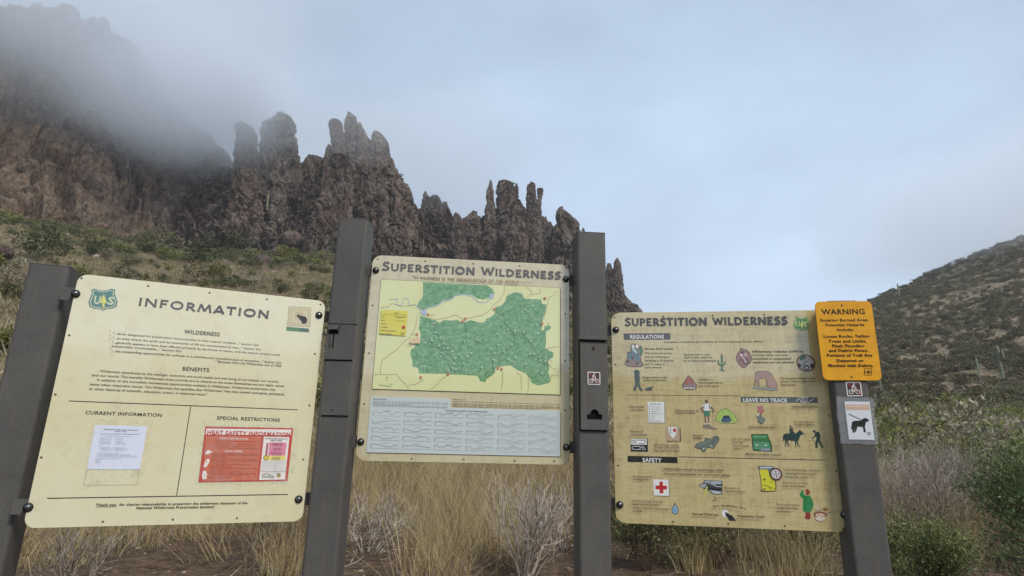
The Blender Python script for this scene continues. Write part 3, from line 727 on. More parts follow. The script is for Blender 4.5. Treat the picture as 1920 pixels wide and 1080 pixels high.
# post 3: door with finger hole, drip lip, keyhole
s3p.sub(lambda x, y: (1060 + x / 5.4, 620 + y / 5.4))
x0, z0, x1, z1 = prect(s3p, 152, 1003, 410, 125)
ah = [s3p.L(x, y) for x, y in ((215, 912), (365, 912), (365, 850), (333, 850), (328, 825), (312, 806), (290, 798), (268, 806), (252, 825), (245, 850), (215, 850))]
door = plate(rrect(x0, z0, x1, z1, 0.002, 2), 0.012, POST, 'door', p3, FY - 0.012, 0.001, holes=(ah,))
hx = [p[0] for p in ah]; hz = [p[1] for p in ah]
box('slot_back', min(hx) - .002, max(hx) + .002, FY - .0008, FY + .0005, min(hz) - .002, max(hz) + .002, DARK, p3)
box('slot_sill', min(hx) + .001, max(hx) - .002, FY - .010, FY - .001, min(hz) + .0005, min(hz) + .0055, POST, door)
box('door_gap', x0 - .004, x0 - .0006, FY - .0012, FY + .0005, z0 - .003, z1, DARK, p3)
box('door_gap', x0 - .004, x1 - .0005, FY - .0012, FY + .0004, z0 - .0052, z0 - .0012, DARK, p3)
lx0, lz0, lx1, lz1 = prect(s3p, 128, 95, 420, 75)
box('drip_lip', lx0, lx1, FY - 0.024, FY + 0.001, lz0, lz1 + .001, POST, p3, 0.001)
kx, kz = s3p.L(278, 180); box('keyhole', kx - .0028, kx + .0028, FY - .0128, FY - .0119, kz - .012, kz + .009, DARK, door)
lathe('lock_ring', [(.0055, 0), (.0055, .0012), (.0035, .0016), (0, .0012)], MT('rusty_lock', .7).col(srgb(96, 70, 58)).m, door, (kx, FY - .0121, kz + .006), seg=14)
s3p.sub(lambda x, y: (x, y))

def sticker_root(name, sh, px, py, yoff, yaw):
    x, z = sh.L(px, py); P = sh.o + sh.d * x + np.array([0, 0, z]) - sh.nrm * yoff
    root = empty(name, P, yaw); n = Sheet(P, yaw); return root, n
WHITE, BROWN, RED = PC(226, 226, 222, .05), PC(74, 38, 34, .1), PC(196, 60, 62, .2)
def bike_sticker(sh, px, py, half, yoff, yaw, label, tilt=0.0):
    root, s = sticker_root('bicycle_sticker', sh, px, py, yoff, yaw); tag(root, label, 'sticker', 'no bicycles stickers')
    w = abs(s.L(px + half, py)[0])
    plate(rrect(-w, -w, w, w, w * .12, 3), 0.0008, WHITE, 'white_backing', root, -0.0008, 0.0002)
    A = Art(s, 0.001); U = lambda pts: [(a * w, b * w) for a, b in pts]
    A.poly2(rrect(-.86 * w, -.86 * w, .86 * w, .86 * w, .06 * w, 2), BROWN)
    f = A.build('brown_field', root)
    A = Art(s, 0.0013)
    for cx in (-.42, .44): A.line2([(cx * w + .27 * w * math.cos(t), -.38 * w + .27 * w * math.sin(t)) for t in np.linspace(0, 2 * math.pi, 20, endpoint=False)], .09 * w, WHITE, True)
    A.line2(U([(-.42, -.38), (-.12, -.38), (.2, .0), (-.22, .0), (-.42, -.38)]), .07 * w, WHITE)
    A.line2(U([(-.12, -.38), (-.22, .05)]), .07 * w, WHITE); A.line2(U([(.44, -.38), (.2, .08), (.3, .12)]), .07 * w, WHITE)
    A.line2(U([(-.25, .12), (-.02, .5)]), .24 * w, WHITE); A.line2(U([(-.0, .48), (.28, .18)]), .1 * w, WHITE)
    A.line2(U([(-.22, .1), (.1, .0), (-.05, -.36)]), .14 * w, WHITE)
    A.poly2([(.05 * w + .11 * w * math.cos(t), .68 * w + .11 * w * math.sin(t)) for t in np.linspace(0, 2 * math.pi, 12, endpoint=False)], WHITE)
    A.build('white_cyclist', root)
    A = Art(s, 0.0024); A.line2(U([(-.84, .84), (.84, -.84)]), .09 * w, RED); A.build('red_slash', root)
    return root
bike_sticker(s3p, 1112.5, 710, 13, .0125, .07, 'small square brown cyclist sticker on the slotted door of the post beside the map board')
bike_sticker(s4p, 1601, 729.5, 14.5, .0005, -.16, 'small square brown cyclist sticker directly under the yellow warning plate')

# dog on a leash sticker in a taped clear sleeve
s4p.sub(lambda x, y: (1510 + x / 3.725, 555 + y / 3.725))
root, s = sticker_root('leash_notice', s4p, 375, 870, .0006, -.16)
tag(root, 'white notice with a black dog on a lead, taped in a clear sleeve', 'notice')
s.sub(s4p.cv)
m = MT('clear_tape', .12, .8); m.col(srgb(205, 210, 214)); m.b.inputs['Alpha'].default_value = .3
m.bump(m.noise(m.obj(), 60, 5, .8, dist=2), .004, 1); TAPE = m.m
m = MT('clear_film', .08, .6); m.col(srgb(226, 228, 226)); m.l(m.ramp(m.noise(m.obj(), 14, 5, .7, dist=1.5), [(.5, .03), (.75, .3)]), m.b.inputs['Alpha']); m.bump(m.noise(m.obj(), 30, 4, .7, dist=1.5), .003, .8); FILM = m.m
def crumple(name, out, parent, y, amp, n=26):
    xs = [p[0] for p in out]; zs = [p[1] for p in out]; X, Z = np.meshgrid(np.linspace(min(xs), max(xs), n), np.linspace(min(zs), max(zs), n), indexing='ij')
    P = np.stack([X.ravel(), X.ravel() * 0, Z.ravel()], -1); q = fbm(P * 45 + 3, 4)
    P[:, 1] = y - amp * np.abs(q); e = 0.006
    P[:, 0] += e * gnoise(P * 40 + 5); P[:, 2] += e * gnoise(P * 40 + 15)
    return link(name, mesh_np(name, P, grid_faces(n, n)), TAPE, parent)
out = s.Ls([(222, 1035), (222, 705), (490, 705), (490, 1035)])
x_l, _ = s.L(228, 870); x_r, _ = s.L(490, 870); _, z_t = s.L(370, 708); _, z_b = s.L(370, 1032)
crumple('tape_sleeve', [(x_l, z_b), (x_r, z_t)], root, -.0035, .003)
A = Art(s, .0048); a0, a1 = s.L(286, 870)[0], s.L(462, 870)[0]; t0, t1 = s.L(370, 738)[1], s.L(370, 1003)[1]
A.poly2([(a0, t1), (a1, t1), (a1, t0), (a0, t0)], PC(222, 224, 228, .04))
A.build('paper', root)
A = Art(s, .0052); h = t0 - t1; w = a1 - a0
A.poly2([(a0 + .04 * w, t0 - .22 * h), (a1 - .04 * w, t0 - .22 * h), (a1 - .04 * w, t0 - .08 * h), (a0 + .04 * w, t0 - .08 * h)], PC(214, 178, 150, .25))
A.line2([(a0 + .1 * w, t0 - .13 * h), (a1 - .1 * w, t0 - .13 * h)], .003, PC(232, 214, 200)); A.build('faded_header', root)
K = PC(24, 24, 26, .03)
A = Art(s, .0054)
A.poly([(322, 880), (338, 872), (388, 870), (400, 856), (418, 852), (440, 864), (438, 876), (420, 880), (416, 900), (412, 912), (418, 945), (406, 948), (398, 915), (360, 912), (352, 945), (340, 948), (344, 918), (334, 905), (328, 940), (316, 922), (322, 895)], K)
A.line([(340, 905), (332, 948), (344, 948)], .005, K); A.line([(404, 905), (408, 946), (418, 948)], .005, K)
A.build('dog_silhouette', root)
A = Art(s, .0054); A.line([(298, 824), (392, 868)], .0026, K); A.build('lead_line', root)
A = Art(s, .0054); A.rect(428, 950, 454, 970, PC(120, 124, 130)); text(A, 'TNF', 431, 966, 12, WHITE, width=20, bold=.02); A.build('small_stamp', root)
s4p.sub(lambda x, y: (x, y))

# ------------------------------------------------------------------ yellow warning plate
YEL = MT('warning_yellow', .45, .5); _p = YEL.obj()
YEL.col(YEL.mix(YEL.ramp(YEL.noise(_p, 14, 5, .7), [(.4, 0.), (.7, 1.)]), srgb(236, 168, 4), srgb(220, 150, 8))); YEL.bump(YEL.noise(_p, 6, 4, .6, stretch=(1, 1, 9)), .002, .5); YEL = YEL.m
s4p.sub(lambda x, y: (1510 + x / 3.725, 555 + y / 3.725))
root, s = sticker_root('warning_plate', s4p, 300, 315, .004, -.16); tag(root, 'yellow rounded metal plate reading WARNING, bolted across the top of the right post', 'warning sign')
s.sub(s4p.cv)
xl = (s.L(62, 80)[0] + s.L(125, 560)[0]) / 2; xr = (s.L(462, 80)[0] + s.L(533, 560)[0]) / 2
zt = (s.L(100, 38)[1] + s.L(420, 38)[1]) / 2; zb = (s.L(150, 588)[1] + s.L(500, 592)[1]) / 2
plate(rrect(xl, zb, xr, zt, .022, 8), .0025, YEL, 'plate', root, -.003, .0006)
W_ = MT('warning_black', .5).col((.018, .012, .006)).m
A = Art(s, .0034); text(A, 'WARNING', 112, 131, 38, W_, x2=415, bold=.025); A.build('heading', root)
A = Art(s, .0034)
for t, x, y, x2 in (('Entering Burned Area,', 104, 180, 440), ('Potential Hazards', 141, 213, 410), ('Include:', 222, 246, 336), ('Loose Rocks, Falling', 127, 292, 448), ('Trees and Limbs,', 160, 326, 426), ('Flash Flooding', 186, 359, 411), ('and Debris Flows.', 163, 391, 437), ('Portions of Trail Are', 150, 424, 466), ('Damaged or', 218, 461, 406), ('Blocked with Debris.', 160, 495, 476)):
    text(A, t, x, y, 20, W_, x2=x2, bold=.03)
A.build('lettering', root)
A = Art(s, .0034); A.line([(408, 510), (420, 507), (435, 511), (450, 507), (462, 510), (460, 530), (462, 550), (448, 553), (435, 557), (422, 553), (408, 550), (411, 530)], .0022, W_, True)
text(A, 'US', 414, 540, 18, W_, x2=457, bold=.02); A.poly([(435, 513), (427, 540), (433, 540), (433, 547), (437, 547), (437, 540), (443, 540)], W_); A.build('forest_shield', root)
screws(s, root, [(253, 66), (320, 565)], .004)
for o_ in root.children:
    if o_.name.startswith('screw'): o_.location.y = -.0032
s4p.sub(lambda x, y: (x, y))
# bracket bar of the plate peeping over its top
x0 = s.L(155, 38)[0]; x1 = s.L(352, 38)[0]
box('backing_bar', x0, x1, .0005, .0035, zt - .10, zt + .0035, POST, root)

# ------------------------------------------------------------------ boards
def board(name, c, zc, yaw, w, h, mat, label, rad=0.035, zkeep=None):
    root = empty(name, (c[0], c[1], zc - h / 2), yaw); tag(root, label, 'sign')
    s = Sheet((c[0], c[1], zc - h / 2), yaw)
    plate(rrect(-w / 2, 0, w / 2, h, rad, 8), 0.013, mat, 'panel', root, 0, .0015, edge_mat=EDGE)
    return root, s
def tabs(root, s, pts, w=.055, h=.05):
    for p, side in pts:
        x, z = s.L(*p); box('bracket', min(x, x + side * w), max(x, x + side * w), .0135, .0185, z - h / 2, z + h / 2, POST, root, .0008)

GREY_T, DK = PC(92, 90, 88, .15), PC(44, 42, 40, .08)
TXT = PC(92, 84, 66, .15); TXT2 = PC(70, 60, 42, .1)
GREEN_S = PC(78, 132, 128, .3)
def shield(A, x0, y0, x1, y1, green, cream, tree):
    X = lambda u: x0 + (x1 - x0) * u; Y = lambda v: y0 + (y1 - y0) * v
    O = [(.10, .06), (.22, .0), (.36, .07), (.5, .09), (.64, .07), (.78, .0), (.93, .06), (.90, .2), (.94, .38), (1.0, .6), (.96, .82), (.8, .9), (.62, .92), (.5, 1.0), (.38, .92), (.2, .9), (.04, .82), (0, .6), (.06, .38), (.12, .2)]
    A.poly([(X(u), Y(v)) for u, v in O], green)
    I = [((u - .5) * .86 + .5, (v - .5) * .86 + .5) for u, v in O]
    A.line([(X(u), Y(v)) for u, v in I], abs(A.sh.L(X(0), Y(0))[0] - A.sh.L(X(.03), Y(0))[0]), cream, True)
    text(A, 'U', X(.17), Y(.66), (y1 - y0) * .36, cream, width=(x1 - x0) * .23, bold=.03)
    text(A, 'S', X(.64), Y(.70), (y1 - y0) * .36, cream, width=(x1 - x0) * .22, bold=.03)
    A.poly([(X(.53), Y(.24)), (X(.40), Y(.64)), (X(.49), Y(.64)), (X(.48), Y(.84)), (X(.56), Y(.84)), (X(.55), Y(.65)), (X(.64), Y(.66))], tree)

# ---- information board
r1, b1_ = board('information_board', (-1.2305, 2.3563), 1.5 + .1527, .4098, .9071, .9051, B1, 'cream board titled INFORMATION with two notices taped to its lower half', .035)
c1 = lambda x, y: (x / 2, 470 + y / 2)
d1 = lambda x, y: (130 + x / 3.918, 510 + y / 3.918)
e1 = lambda x, y: (40 + x / 3.31, 740 + y / 3.31)
b1_.sub(d1); A = Art(b1_); carved(A, 'INFORMATION', 500, 248, 1478, 62, GREY_T, .22, gap=.13); A.build('title', r1)
A = Art(b1_); shield(A, 140, 122, 355, 286, GREEN_S, PC(214, 216, 176), PC(226, 222, 120)); A.build('forest_shield', r1)
A = Art(b1_); A.poly([(1612, 255), (1775, 262), (1768, 402), (1604, 392)], PC(212, 202, 166)); A.line([(1612, 255), (1775, 262), (1768, 402), (1604, 392)], .0022, PC(176, 160, 122), True); A.line([(1632, 272), (1758, 278), (1752, 385), (1624, 378)], .0018, PC(186, 170, 134), True)
A.ell(1690, 318, 34, 30, PC(196, 184, 148))
A.poly([(1678, 310), (1700, 322), (1735, 328), (1748, 350), (1740, 378), (1712, 380), (1700, 355), (1684, 345), (1690, 335), (1670, 330)], DK); A.build('wilderness_emblem', r1)
A = Art(b1_); A.poly([(1595, 402), (1762, 416), (1760, 443), (1594, 431)], PC(92, 138, 98)); A.poly([(1690, 410), (1762, 416), (1760, 443), (1688, 438)], PC(84, 112, 104)); A.build('green_bar', r1)
for cv_, t, x, y, h_, x2 in ((d1, 'WILDERNESS', 842, 452, 30, 1106), (d1, 'BENEFITS', 830, 724, 30, 1028), (e1, 'CURRENT INFORMATION', 396, 121, 22, 873), (e1, 'SPECIAL RESTRICTIONS', 1212, 154, 22, 1606)):
    b1_.sub(cv_); A = Art(b1_); text(A, t, x, y, h_, DK, x2=x2, bold=.025); A.build('heading', r1)
b1_.sub(c1); A = Art(b1_)
LN = [('"...lands designated for preservation and protection in their natural condition..." Section 2(a)', 424, 314, 975),
 ('"...an area where the earth and its community of life are untrammeled by man..." Section 2(c)', 422, 331, 985),
 ('"...generally appears to have been affected primarily by the forces of nature, with the imprint of man\'s work', 419, 347, 1056),
 ('substantially unnoticeable..." Section 2(c)', 418, 361, 684),
 ('"...has outstanding opportunities for solitude or a primitive and unconfined type of recreation..." Section 2(c)', 416, 379, 1060),
 ('* Excerpts from the Wilderness Act of 1964', 806, 419, 1057),
 ('Wilderness contributes to the ecologic, economic and social health and well being of our citizens, our country', 374, 455, 1050),
 ('and our world. The benefits Wilderness areas provide are as diverse as the areas themselves and are highly valued', 345, 470, 1070),
 ('In addition to the incredible recreational opportunities available in Wilderness, Wilderness preservation has', 364, 488, 1036),
 ('many other important values. The Wilderness Act specifies that Wilderness "may also contain ecological, geological,', 338, 504, 1072),
 ('or other features of scientific, education, scenic, or historical value."', 334, 521, 780)]
for t, x, y, x2 in LN: text(A, t, x, y, 8.6, TXT, x2=x2, bold=.02)
for y in (306, 321, 337, 371): text(A, '*', 408, y, 9, TXT)
b1_.sub(e1); text(A, 'Thank you  for sharing responsibility in preserving the wilderness character of the', 462, 690, 15, TXT2, x2=1402, bold=.03); text(A, 'National Wilderness Preservation System!!', 714, 709, 15, TXT2, x2=1196, bold=.03)
A.line([(462, 696), (592, 694)], .0012, TXT2); A.build('lettering', r1)
A = Art(b1_); A.line([(294, 39), (1714, 94)], .0032, DK); A.line([(1051, 73), (964, 626)], .0028, DK); A.line([(160, 643), (1655, 619)], .0032, DK); A.build('ruled_lines', r1)
A = Art(b1_); A.line([(408, 465), (388, 562), (718, 560), (734, 465)], .0014, PC(150, 146, 116)); A.build('outline_of_old_notice', r1)
m = MT('tape_residue', .3, .6); m.col(srgb(214, 214, 190)); n_ = m.noise(m.obj(), 22, 6, .75, dist=1.2); m.l(m.ramp(n_, [(.46, 0.0), (.66, .35)]), m.b.inputs['Alpha']); m.bump(n_, .003, .8); RES = m.m
A = Art(b1_, .0003); A.poly([(430, 150), (820, 160), (760, 500), (370, 600)], RES); A.poly([(1120, 172), (1730, 190), (1680, 570), (1070, 560)], RES); A.build('tape_residue', r1)
b1_.sub(c1); bolts(b1_, r1, [(284, 162), (1196, 242), (106, 962), (1120, 932)])
screws(b1_, r1, [(306, 103), (556, 132), (786, 158), (1001, 182), (1202, 202), (260, 317), (208, 539), (155, 775), (1181, 386), (1160, 580), (1137, 783), (386, 1016), (648, 1008), (889, 1003)])
tabs(r1, b1_, [((284, 162), -1), ((106, 962), -1), ((1196, 242), 1), ((1120, 932), 1)], w=.05)

def notice(name, sheet, cv, quad, y, label, cat):
    sheet.sub(cv); q = sheet.Ls(quad); cx = sum(p[0] for p in q) / 4; cz = min(p[1] for p in q)
    P = sheet.o + sheet.d * cx + np.array([0, 0, cz]) - sheet.nrm * y
    root = empty(name, P, sheet.yaw); s = Sheet(P, sheet.yaw); s.sub(cv); tag(root, label, cat); return root, s
PAPER = PC(222, 226, 242, .04)
rn, s = notice('paper_notice', b1_, e1, [(458, 188), (782, 197), (736, 464), (408, 462)], .0008, 'white typed sheet taped under CURRENT INFORMATION on the cream board', 'notice')
A = Art(s, .0004); A.poly([(458, 188), (782, 197), (736, 464), (408, 462)], PAPER); A.build('sheet', rn)
A = Art(s, .0008); I_ = PC(92, 96, 116, .05)
text(A, 'Superstition Wilderness Trails Report', 512, 219, 10, I_, x2=724, bold=.02); text(A, 'Update - 2022', 580, 231, 9, I_, x2=652, bold=.02); A.line([(492, 243), (732, 246)], .0014, PC(120, 90, 110))
for x, y, x2 in ((482, 258, 678), (486, 270, 560), (584, 272, 630), (484, 279, 556), (584, 281, 634), (484, 288, 560), (584, 290, 628), (482, 297, 552), (584, 299, 640), (484, 305, 558), (584, 307, 648), (486, 318, 500), (490, 328, 556), (570, 330, 648), (484, 336, 562), (570, 338, 664), (486, 345, 560), (570, 347, 640), (474, 362, 600), (470, 370, 678), (472, 378, 718), (470, 386, 714), (458, 397, 606), (462, 405, 500), (462, 413, 496), (464, 421, 490)):
    text(A, 'trail conditions and closures', x, y, 4.6, I_, x2=x2)
A.build('typed_lines', rn)
crumple('clear_sleeve', [s.L(400, 475), s.L(790, 180)], rn, -.0012, .0012).data.materials[0] = FILM

rh, s = notice('heat_poster', b1_, e1, [(1143, 195), (1688, 208), (1650, 535), (1098, 540)], .0008, 'red and white HEAT SAFETY INFORMATION poster taped under SPECIAL RESTRICTIONS', 'poster')
s.sub(lambda x, y: (360 + x / 7.715, 780 + y / 7.715))
HR, HO, HW = PC(196, 66, 50, .15), PC(206, 108, 78, .2), PC(240, 232, 224, .04)
A = Art(s, .0004); A.poly([(195, 150), (1465, 175), (1382, 940), (90, 960)], HR); A.build('sheet', rh)
A = Art(s, .0008); A.poly([(205, 182), (1436, 197), (1430, 277), (198, 268)], HW); A.poly([(205, 290), (1005, 296), (945, 925), (150, 940)], HO); A.poly([(1040, 300), (1410, 305), (1345, 918), (970, 924)], HW); A.poly([(1118, 380), (1368, 384), (1350, 572), (1100, 572)], PC(226, 138, 164, .1)); A.poly([(1090, 572), (1352, 574), (1350, 640), (1090, 638)], PC(232, 214, 120, .1)); A.build('colour_fields', rh)
A = Art(s, .0016); text(A, 'HEAT SAFETY INFORMATION', 218, 262, 58, HR, x2=1420, bold=.035); A.build('heading', rh)
A = Art(s, .0016); text(A, 'HEAT CAN BE FATAL', 405, 334, 26, HW, x2=815, bold=.02); text(A, 'PLAN AHEAD', 480, 520, 26, HW, x2=728, bold=.02)
text(A, 'OUTDOOR ACTIVITY', 1060, 334, 17, DK, x2=1384, bold=.03); text(A, 'HEAT RISK', 1134, 362, 17, DK, x2=1304, bold=.03)
HD = PC(132, 62, 48, .1)
for t, x, y, x2 in (('Heat illness can happen to anyone and can be deadly on the trail', 340, 362, 965), ('know the signs of heat exhaustion and heat stroke before you hike', 330, 402, 920), ('and turn back when you feel weak, dizzy, sick or confused', 320, 432, 900), ('if someone is ill call for help and cool them right away', 310, 462, 960), ('Hike early in the day and carry plenty of water', 300, 545, 940), ('and rest often in the shade', 290, 565, 960), ('wear a hat', 286, 588, 490), ('Bring one litre of water for every hour on the trail', 285, 618, 930), ('Eat salty snacks and drink before you feel thirsty', 285, 645, 960), ('rest often', 280, 668, 480), ('Tell someone where you are going and when you return', 278, 698, 830), ('Never hike alone', 275, 728, 580), ('Protect your skin with sunscreen and loose clothing', 270, 756, 935), ('and a brimmed hat', 268, 780, 480), ('Watch your pets for signs of heat', 250, 808, 720), ('Trails are steep and rocky with little shade all day', 248, 834, 920), ('if it is too hot stay home', 248, 858, 730), ('Know your limits', 246, 890, 570)):
    text(A, t, x, y, 11, HD, x2=x2, bold=.01)
for t, x, y, x2 in (('EXTREME RISK', 1150, 404, 1320), ('OVER 110F', 1170, 426, 1300), ('HIGH RISK', 1175, 472, 1290), ('95 TO 110F', 1172, 496, 1285), ('MODERATE RISK', 1140, 536, 1308), ('80 TO 95F', 1165, 560, 1290), ('LOW RISK', 1165, 602, 1270), ('BELOW 80F', 1155, 624, 1275)): text(A, t, x, y, 13, PC(128, 40, 70) if y < 580 else DK, x2=x2, bold=.02)
for y in range(668, 800, 14): text(A, 'drink water rest in shade and stay cool', 1012, y, 6, I_, x2=1350)
A.line([(1010, 650), (1370, 652)], .0009, DK); A.line([(990, 800), (1358, 802)], .0009, DK); A.build('lettering', rh)
A = Art(s, .0016); A.line([(1092, 392), (1074, 560)], .0068, DK); A.line([(1092, 392), (1074, 562)], .0048, PC(200, 60, 90)); A.ell(1068, 602, 36, 38, DK); A.ell(1068, 602, 29, 31, PC(226, 196, 60)); A.build('thermometer', rh)
A = Art(s, .0016); GN = PC(70, 104, 84)
for k in range(9): A.line([(1022 + k * 19, 885), (1024 + k * 19 + (k % 3) * 4, 838 + 9 * (k % 4))], .0015, GN)
A.line([(1010, 860), (1060, 832), (1120, 842), (1180, 878)], .0013, GN); A.line([(1015, 882), (1185, 888)], .0013, GN); A.build('landscape_logo', rh)
A = Art(s, .0016); shield(A, 1224, 826, 1284, 888, PC(92, 96, 30), PC(226, 206, 90), PC(226, 206, 90)); A.build('forest_shield', rh)
A = Art(s, .0016); A.poly([(205, 520), (225, 492), (262, 496), (268, 515), (312, 508), (250, 545), (188, 558)], HW); A.build('hat_picture', rh)
A = Art(s, .0016); A.poly([(200, 640), (230, 616), (258, 630), (248, 670), (205, 745), (165, 728)], HW); A.ell(215, 664, 8, 9, HD); A.build('bottle_picture', rh)
A = Art(s, .0016); A.poly([(158, 792), (205, 796), (216, 850), (208, 912), (152, 916), (146, 850)], HW); A.line([(165, 830), (195, 870), (170, 900)], .001, HD); A.build('tube_picture', rh)
crumple('clear_sleeve', [s.L(80, 980), s.L(1475, 140)], rh, -.0022, .0016).data.materials[0] = FILM

# ---- map board
r2, b2_ = board('map_board', (-0.1862, 2.6323), 1.5 + .3878, .095, .91, .9051, B2, 'tan board titled SUPERSTITION WILDERNESS carrying a large green trail map', .042)
m2 = lambda x, y: (690 + x / 3.856, 470 + y / 3.857)
n2 = lambda x, y: (660 + x / 4.571, 720 + y / 4.569)
b2_.sub(m2); carved_words(b2_, r2, 'title', 'SUPERSTITION WILDERNESS', 100, 144, 1394, 55, PC(98, 94, 90, .1), w=.25, big=(0, 13), bigk=1.16, gap=.1)
A = Art(b2_); carved(A, 'IN WILDNESS IS THE PRESERVATION OF THE WORLD', 330, 206, 1094, 21, PC(128, 104, 70, .1), .17, big=(0,), bigk=1.15, gap=.1)
text(A, 'Henry David Thoreau', 1104, 236, 10, TXT, x2=1184); text(A, '"', 318, 206, 22, TXT2, bold=.02); A.build('motto', r2)
MAPC = MT('map_paper', .3); _p = MAPC.obj(); MAPC.col(MAPC.mix(MAPC.ramp(MAPC.noise(_p, 3, 4, .6), [(.35, 0.), (.65, 1.)]), srgb(228, 230, 176), srgb(220, 222, 162))); MAPC.b.inputs['Coat Weight'].default_value = .6; MAPC.b.inputs['Coat Roughness'].default_value = .05; MAPC.b.inputs['Coat IOR'].default_value = 1.95; MAPC = MAPC.m
MG = MT('map_green', .3); _p = MG.obj(); _n = MG.noise(_p, 38, 6, .75, stretch=(1, 1, 1.5), dist=.3); _n2 = MG.noise(_p, 120, 4, .7, stretch=(1.6, 1, 1))
_c = MG.mix(MG.ramp(_n, [(.38, 0.), (.62, 1.)]), srgb(90, 146, 98), srgb(148, 186, 142)); _c = MG.mix(MG.ramp(_n2, [(.38, .7), (.5, 0.)]), _c, srgb(72, 126, 82)); MG.col(_c)
MG.b.inputs['Coat Weight'].default_value = .6; MG.b.inputs['Coat Roughness'].default_value = .05; MG.b.inputs['Coat IOR'].default_value = 1.95; MG = MG.m
a_, b_ = b2_.L(97, 207), b2_.L(1388, 1040); c_ = b2_.L(27, 1002)[0]
x0, x1, z1, z0 = (a_[0] + c_) / 2, b_[0], (a_[1] + b2_.L(1390, 270)[1]) / 2, (b2_.L(27, 1002)[1] + b_[1]) / 2
plate([(x0, z0), (x1, z0), (x1, z1), (x0, z1)], .0018, MAPC, 'map_sheet', r2, -.0022, .0003)
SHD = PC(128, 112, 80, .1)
A = Art(b2_, .0002); A.poly2([(x0 + .004, z0 - .004), (x1 + .004, z0 - .004), (x1 + .004, z1 - .006), (x0 + .004, z1 - .006)], SHD); A.build('printed_drop_shadow', r2)  # dark offset copy: the map sheet's drop shadow, printed as flat colour
A = Art(b2_, .0024); w_ = .0009; A.line2([(x0, z0), (x1, z0), (x1, z1), (x0, z1)], .0016, PC(120, 116, 90), True)
rj = lambda pts, k=3, am=6: [(x + rnd.uniform(-am, am), y + rnd.uniform(-am, am)) for i in range(len(pts) - 1) for t in np.arange(0, 1, 1 / k) for x, y in [(pts[i][0] + (pts[i + 1][0] - pts[i][0]) * t, pts[i][1] + (pts[i + 1][1] - pts[i][1]) * t)]] + [pts[-1]]
MAIN = [(380, 475), (440, 490), (470, 500), (520, 520), (560, 500), (600, 510), (640, 500), (690, 520), (740, 505), (800, 520), (835, 520), (860, 490), (890, 480), (920, 450), (920, 410), (960, 400), (990, 370), (1000, 330), (1030, 310), (1075, 300), (1115, 315), (1130, 345), (1180, 350), (1250, 350), (1260, 385), (1290, 395), (1280, 450), (1260, 520), (1250, 580), (1270, 575), (1275, 550), (1310, 540), (1325, 560), (1315, 575), (1290, 580), (1285, 620), (1285, 680), (1280, 710), (1310, 720), (1342, 745), (1335, 770), (1300, 800), (1310, 830), (1300, 880), (1320, 930), (1310, 955), (1270, 965), (1220, 975), (1180, 955), (1165, 920), (1140, 885), (1080, 865), (1040, 830), (980, 830), (920, 850), (915, 885), (870, 920), (845, 950), (810, 940), (790, 905), (720, 900), (560, 890), (370, 885), (360, 850), (325, 840), (320, 790), (305, 750), (315, 715), (335, 700), (335, 675), (378, 670), (380, 600), (365, 560), (375, 520), (380, 475)]
TOPG = [(400, 227), (860, 250), (900, 280), (915, 305), (885, 340), (830, 355), (790, 345), (750, 320), (700, 318), (640, 325), (600, 355), (540, 360), (500, 395), (440, 410), (400, 430), (350, 405), (370, 370), (400, 330), (400, 227)]
A.poly(rj(MAIN, 2, 3)[:-1], MG); A.poly(rj(TOPG[:1] + TOPG[1:], 2, 2)[:-1], MG); A.build('printed_land', r2)
WAT, ROAD, TRL = PC(176, 190, 206, .05), PC(150, 120, 84, .1), PC(58, 92, 74, .1)
A = Art(b2_, .0030); A.line(rj([(352, 405), (395, 450), (430, 418), (500, 398), (545, 365), (600, 358), (640, 322), (700, 318), (750, 328), (800, 372), (850, 378), (890, 350), (915, 310)], 3, 4), .0042, WAT)
A.line([(155, 355), (215, 350), (205, 385), (240, 402), (262, 345), (290, 348), (300, 398), (345, 390)], .0028, WAT); A.poly([(880, 318), (918, 308), (905, 345), (880, 352)], WAT); A.poly([(380, 440), (410, 425), (430, 450), (415, 472), (385, 462)], WAT); A.build('river_print', r2)
A = Art(b2_, .0034)
for p in ([(88, 415), (150, 408), (170, 380), (240, 400), (345, 392)], [(380, 450), (350, 500), (345, 560), (300, 630), (200, 720), (98, 795), (92, 890)], [(440, 480), (480, 500), (560, 490), (620, 465), (650, 470), (680, 495), (760, 480), (830, 470), (880, 430), (900, 400), (960, 350), (985, 300), (990, 255)], [(1140, 262), (1180, 290), (1185, 315), (1150, 335)], [(1245, 275), (1240, 310), (1190, 318)], [(1370, 290), (1310, 340), (1295, 400), (1270, 500)], [(40, 895), (205, 897), (300, 1002)], [(295, 975), (360, 960), (400, 930)], [(455, 1000), (500, 965), (560, 905), (600, 890)], [(1310, 960), (1330, 900), (1380, 905)], [(1380, 695), (1330, 700), (1290, 710)], [(970, 850), (975, 940), (960, 1010)], [(1075, 885), (1105, 900), (1108, 1010)], [(1160, 905), (1165, 980), (1150, 1030)], [(1290, 800), (1330, 850), (1360, 855)]):
    A.line(rj(p, 3, 4), .0012, ROAD)
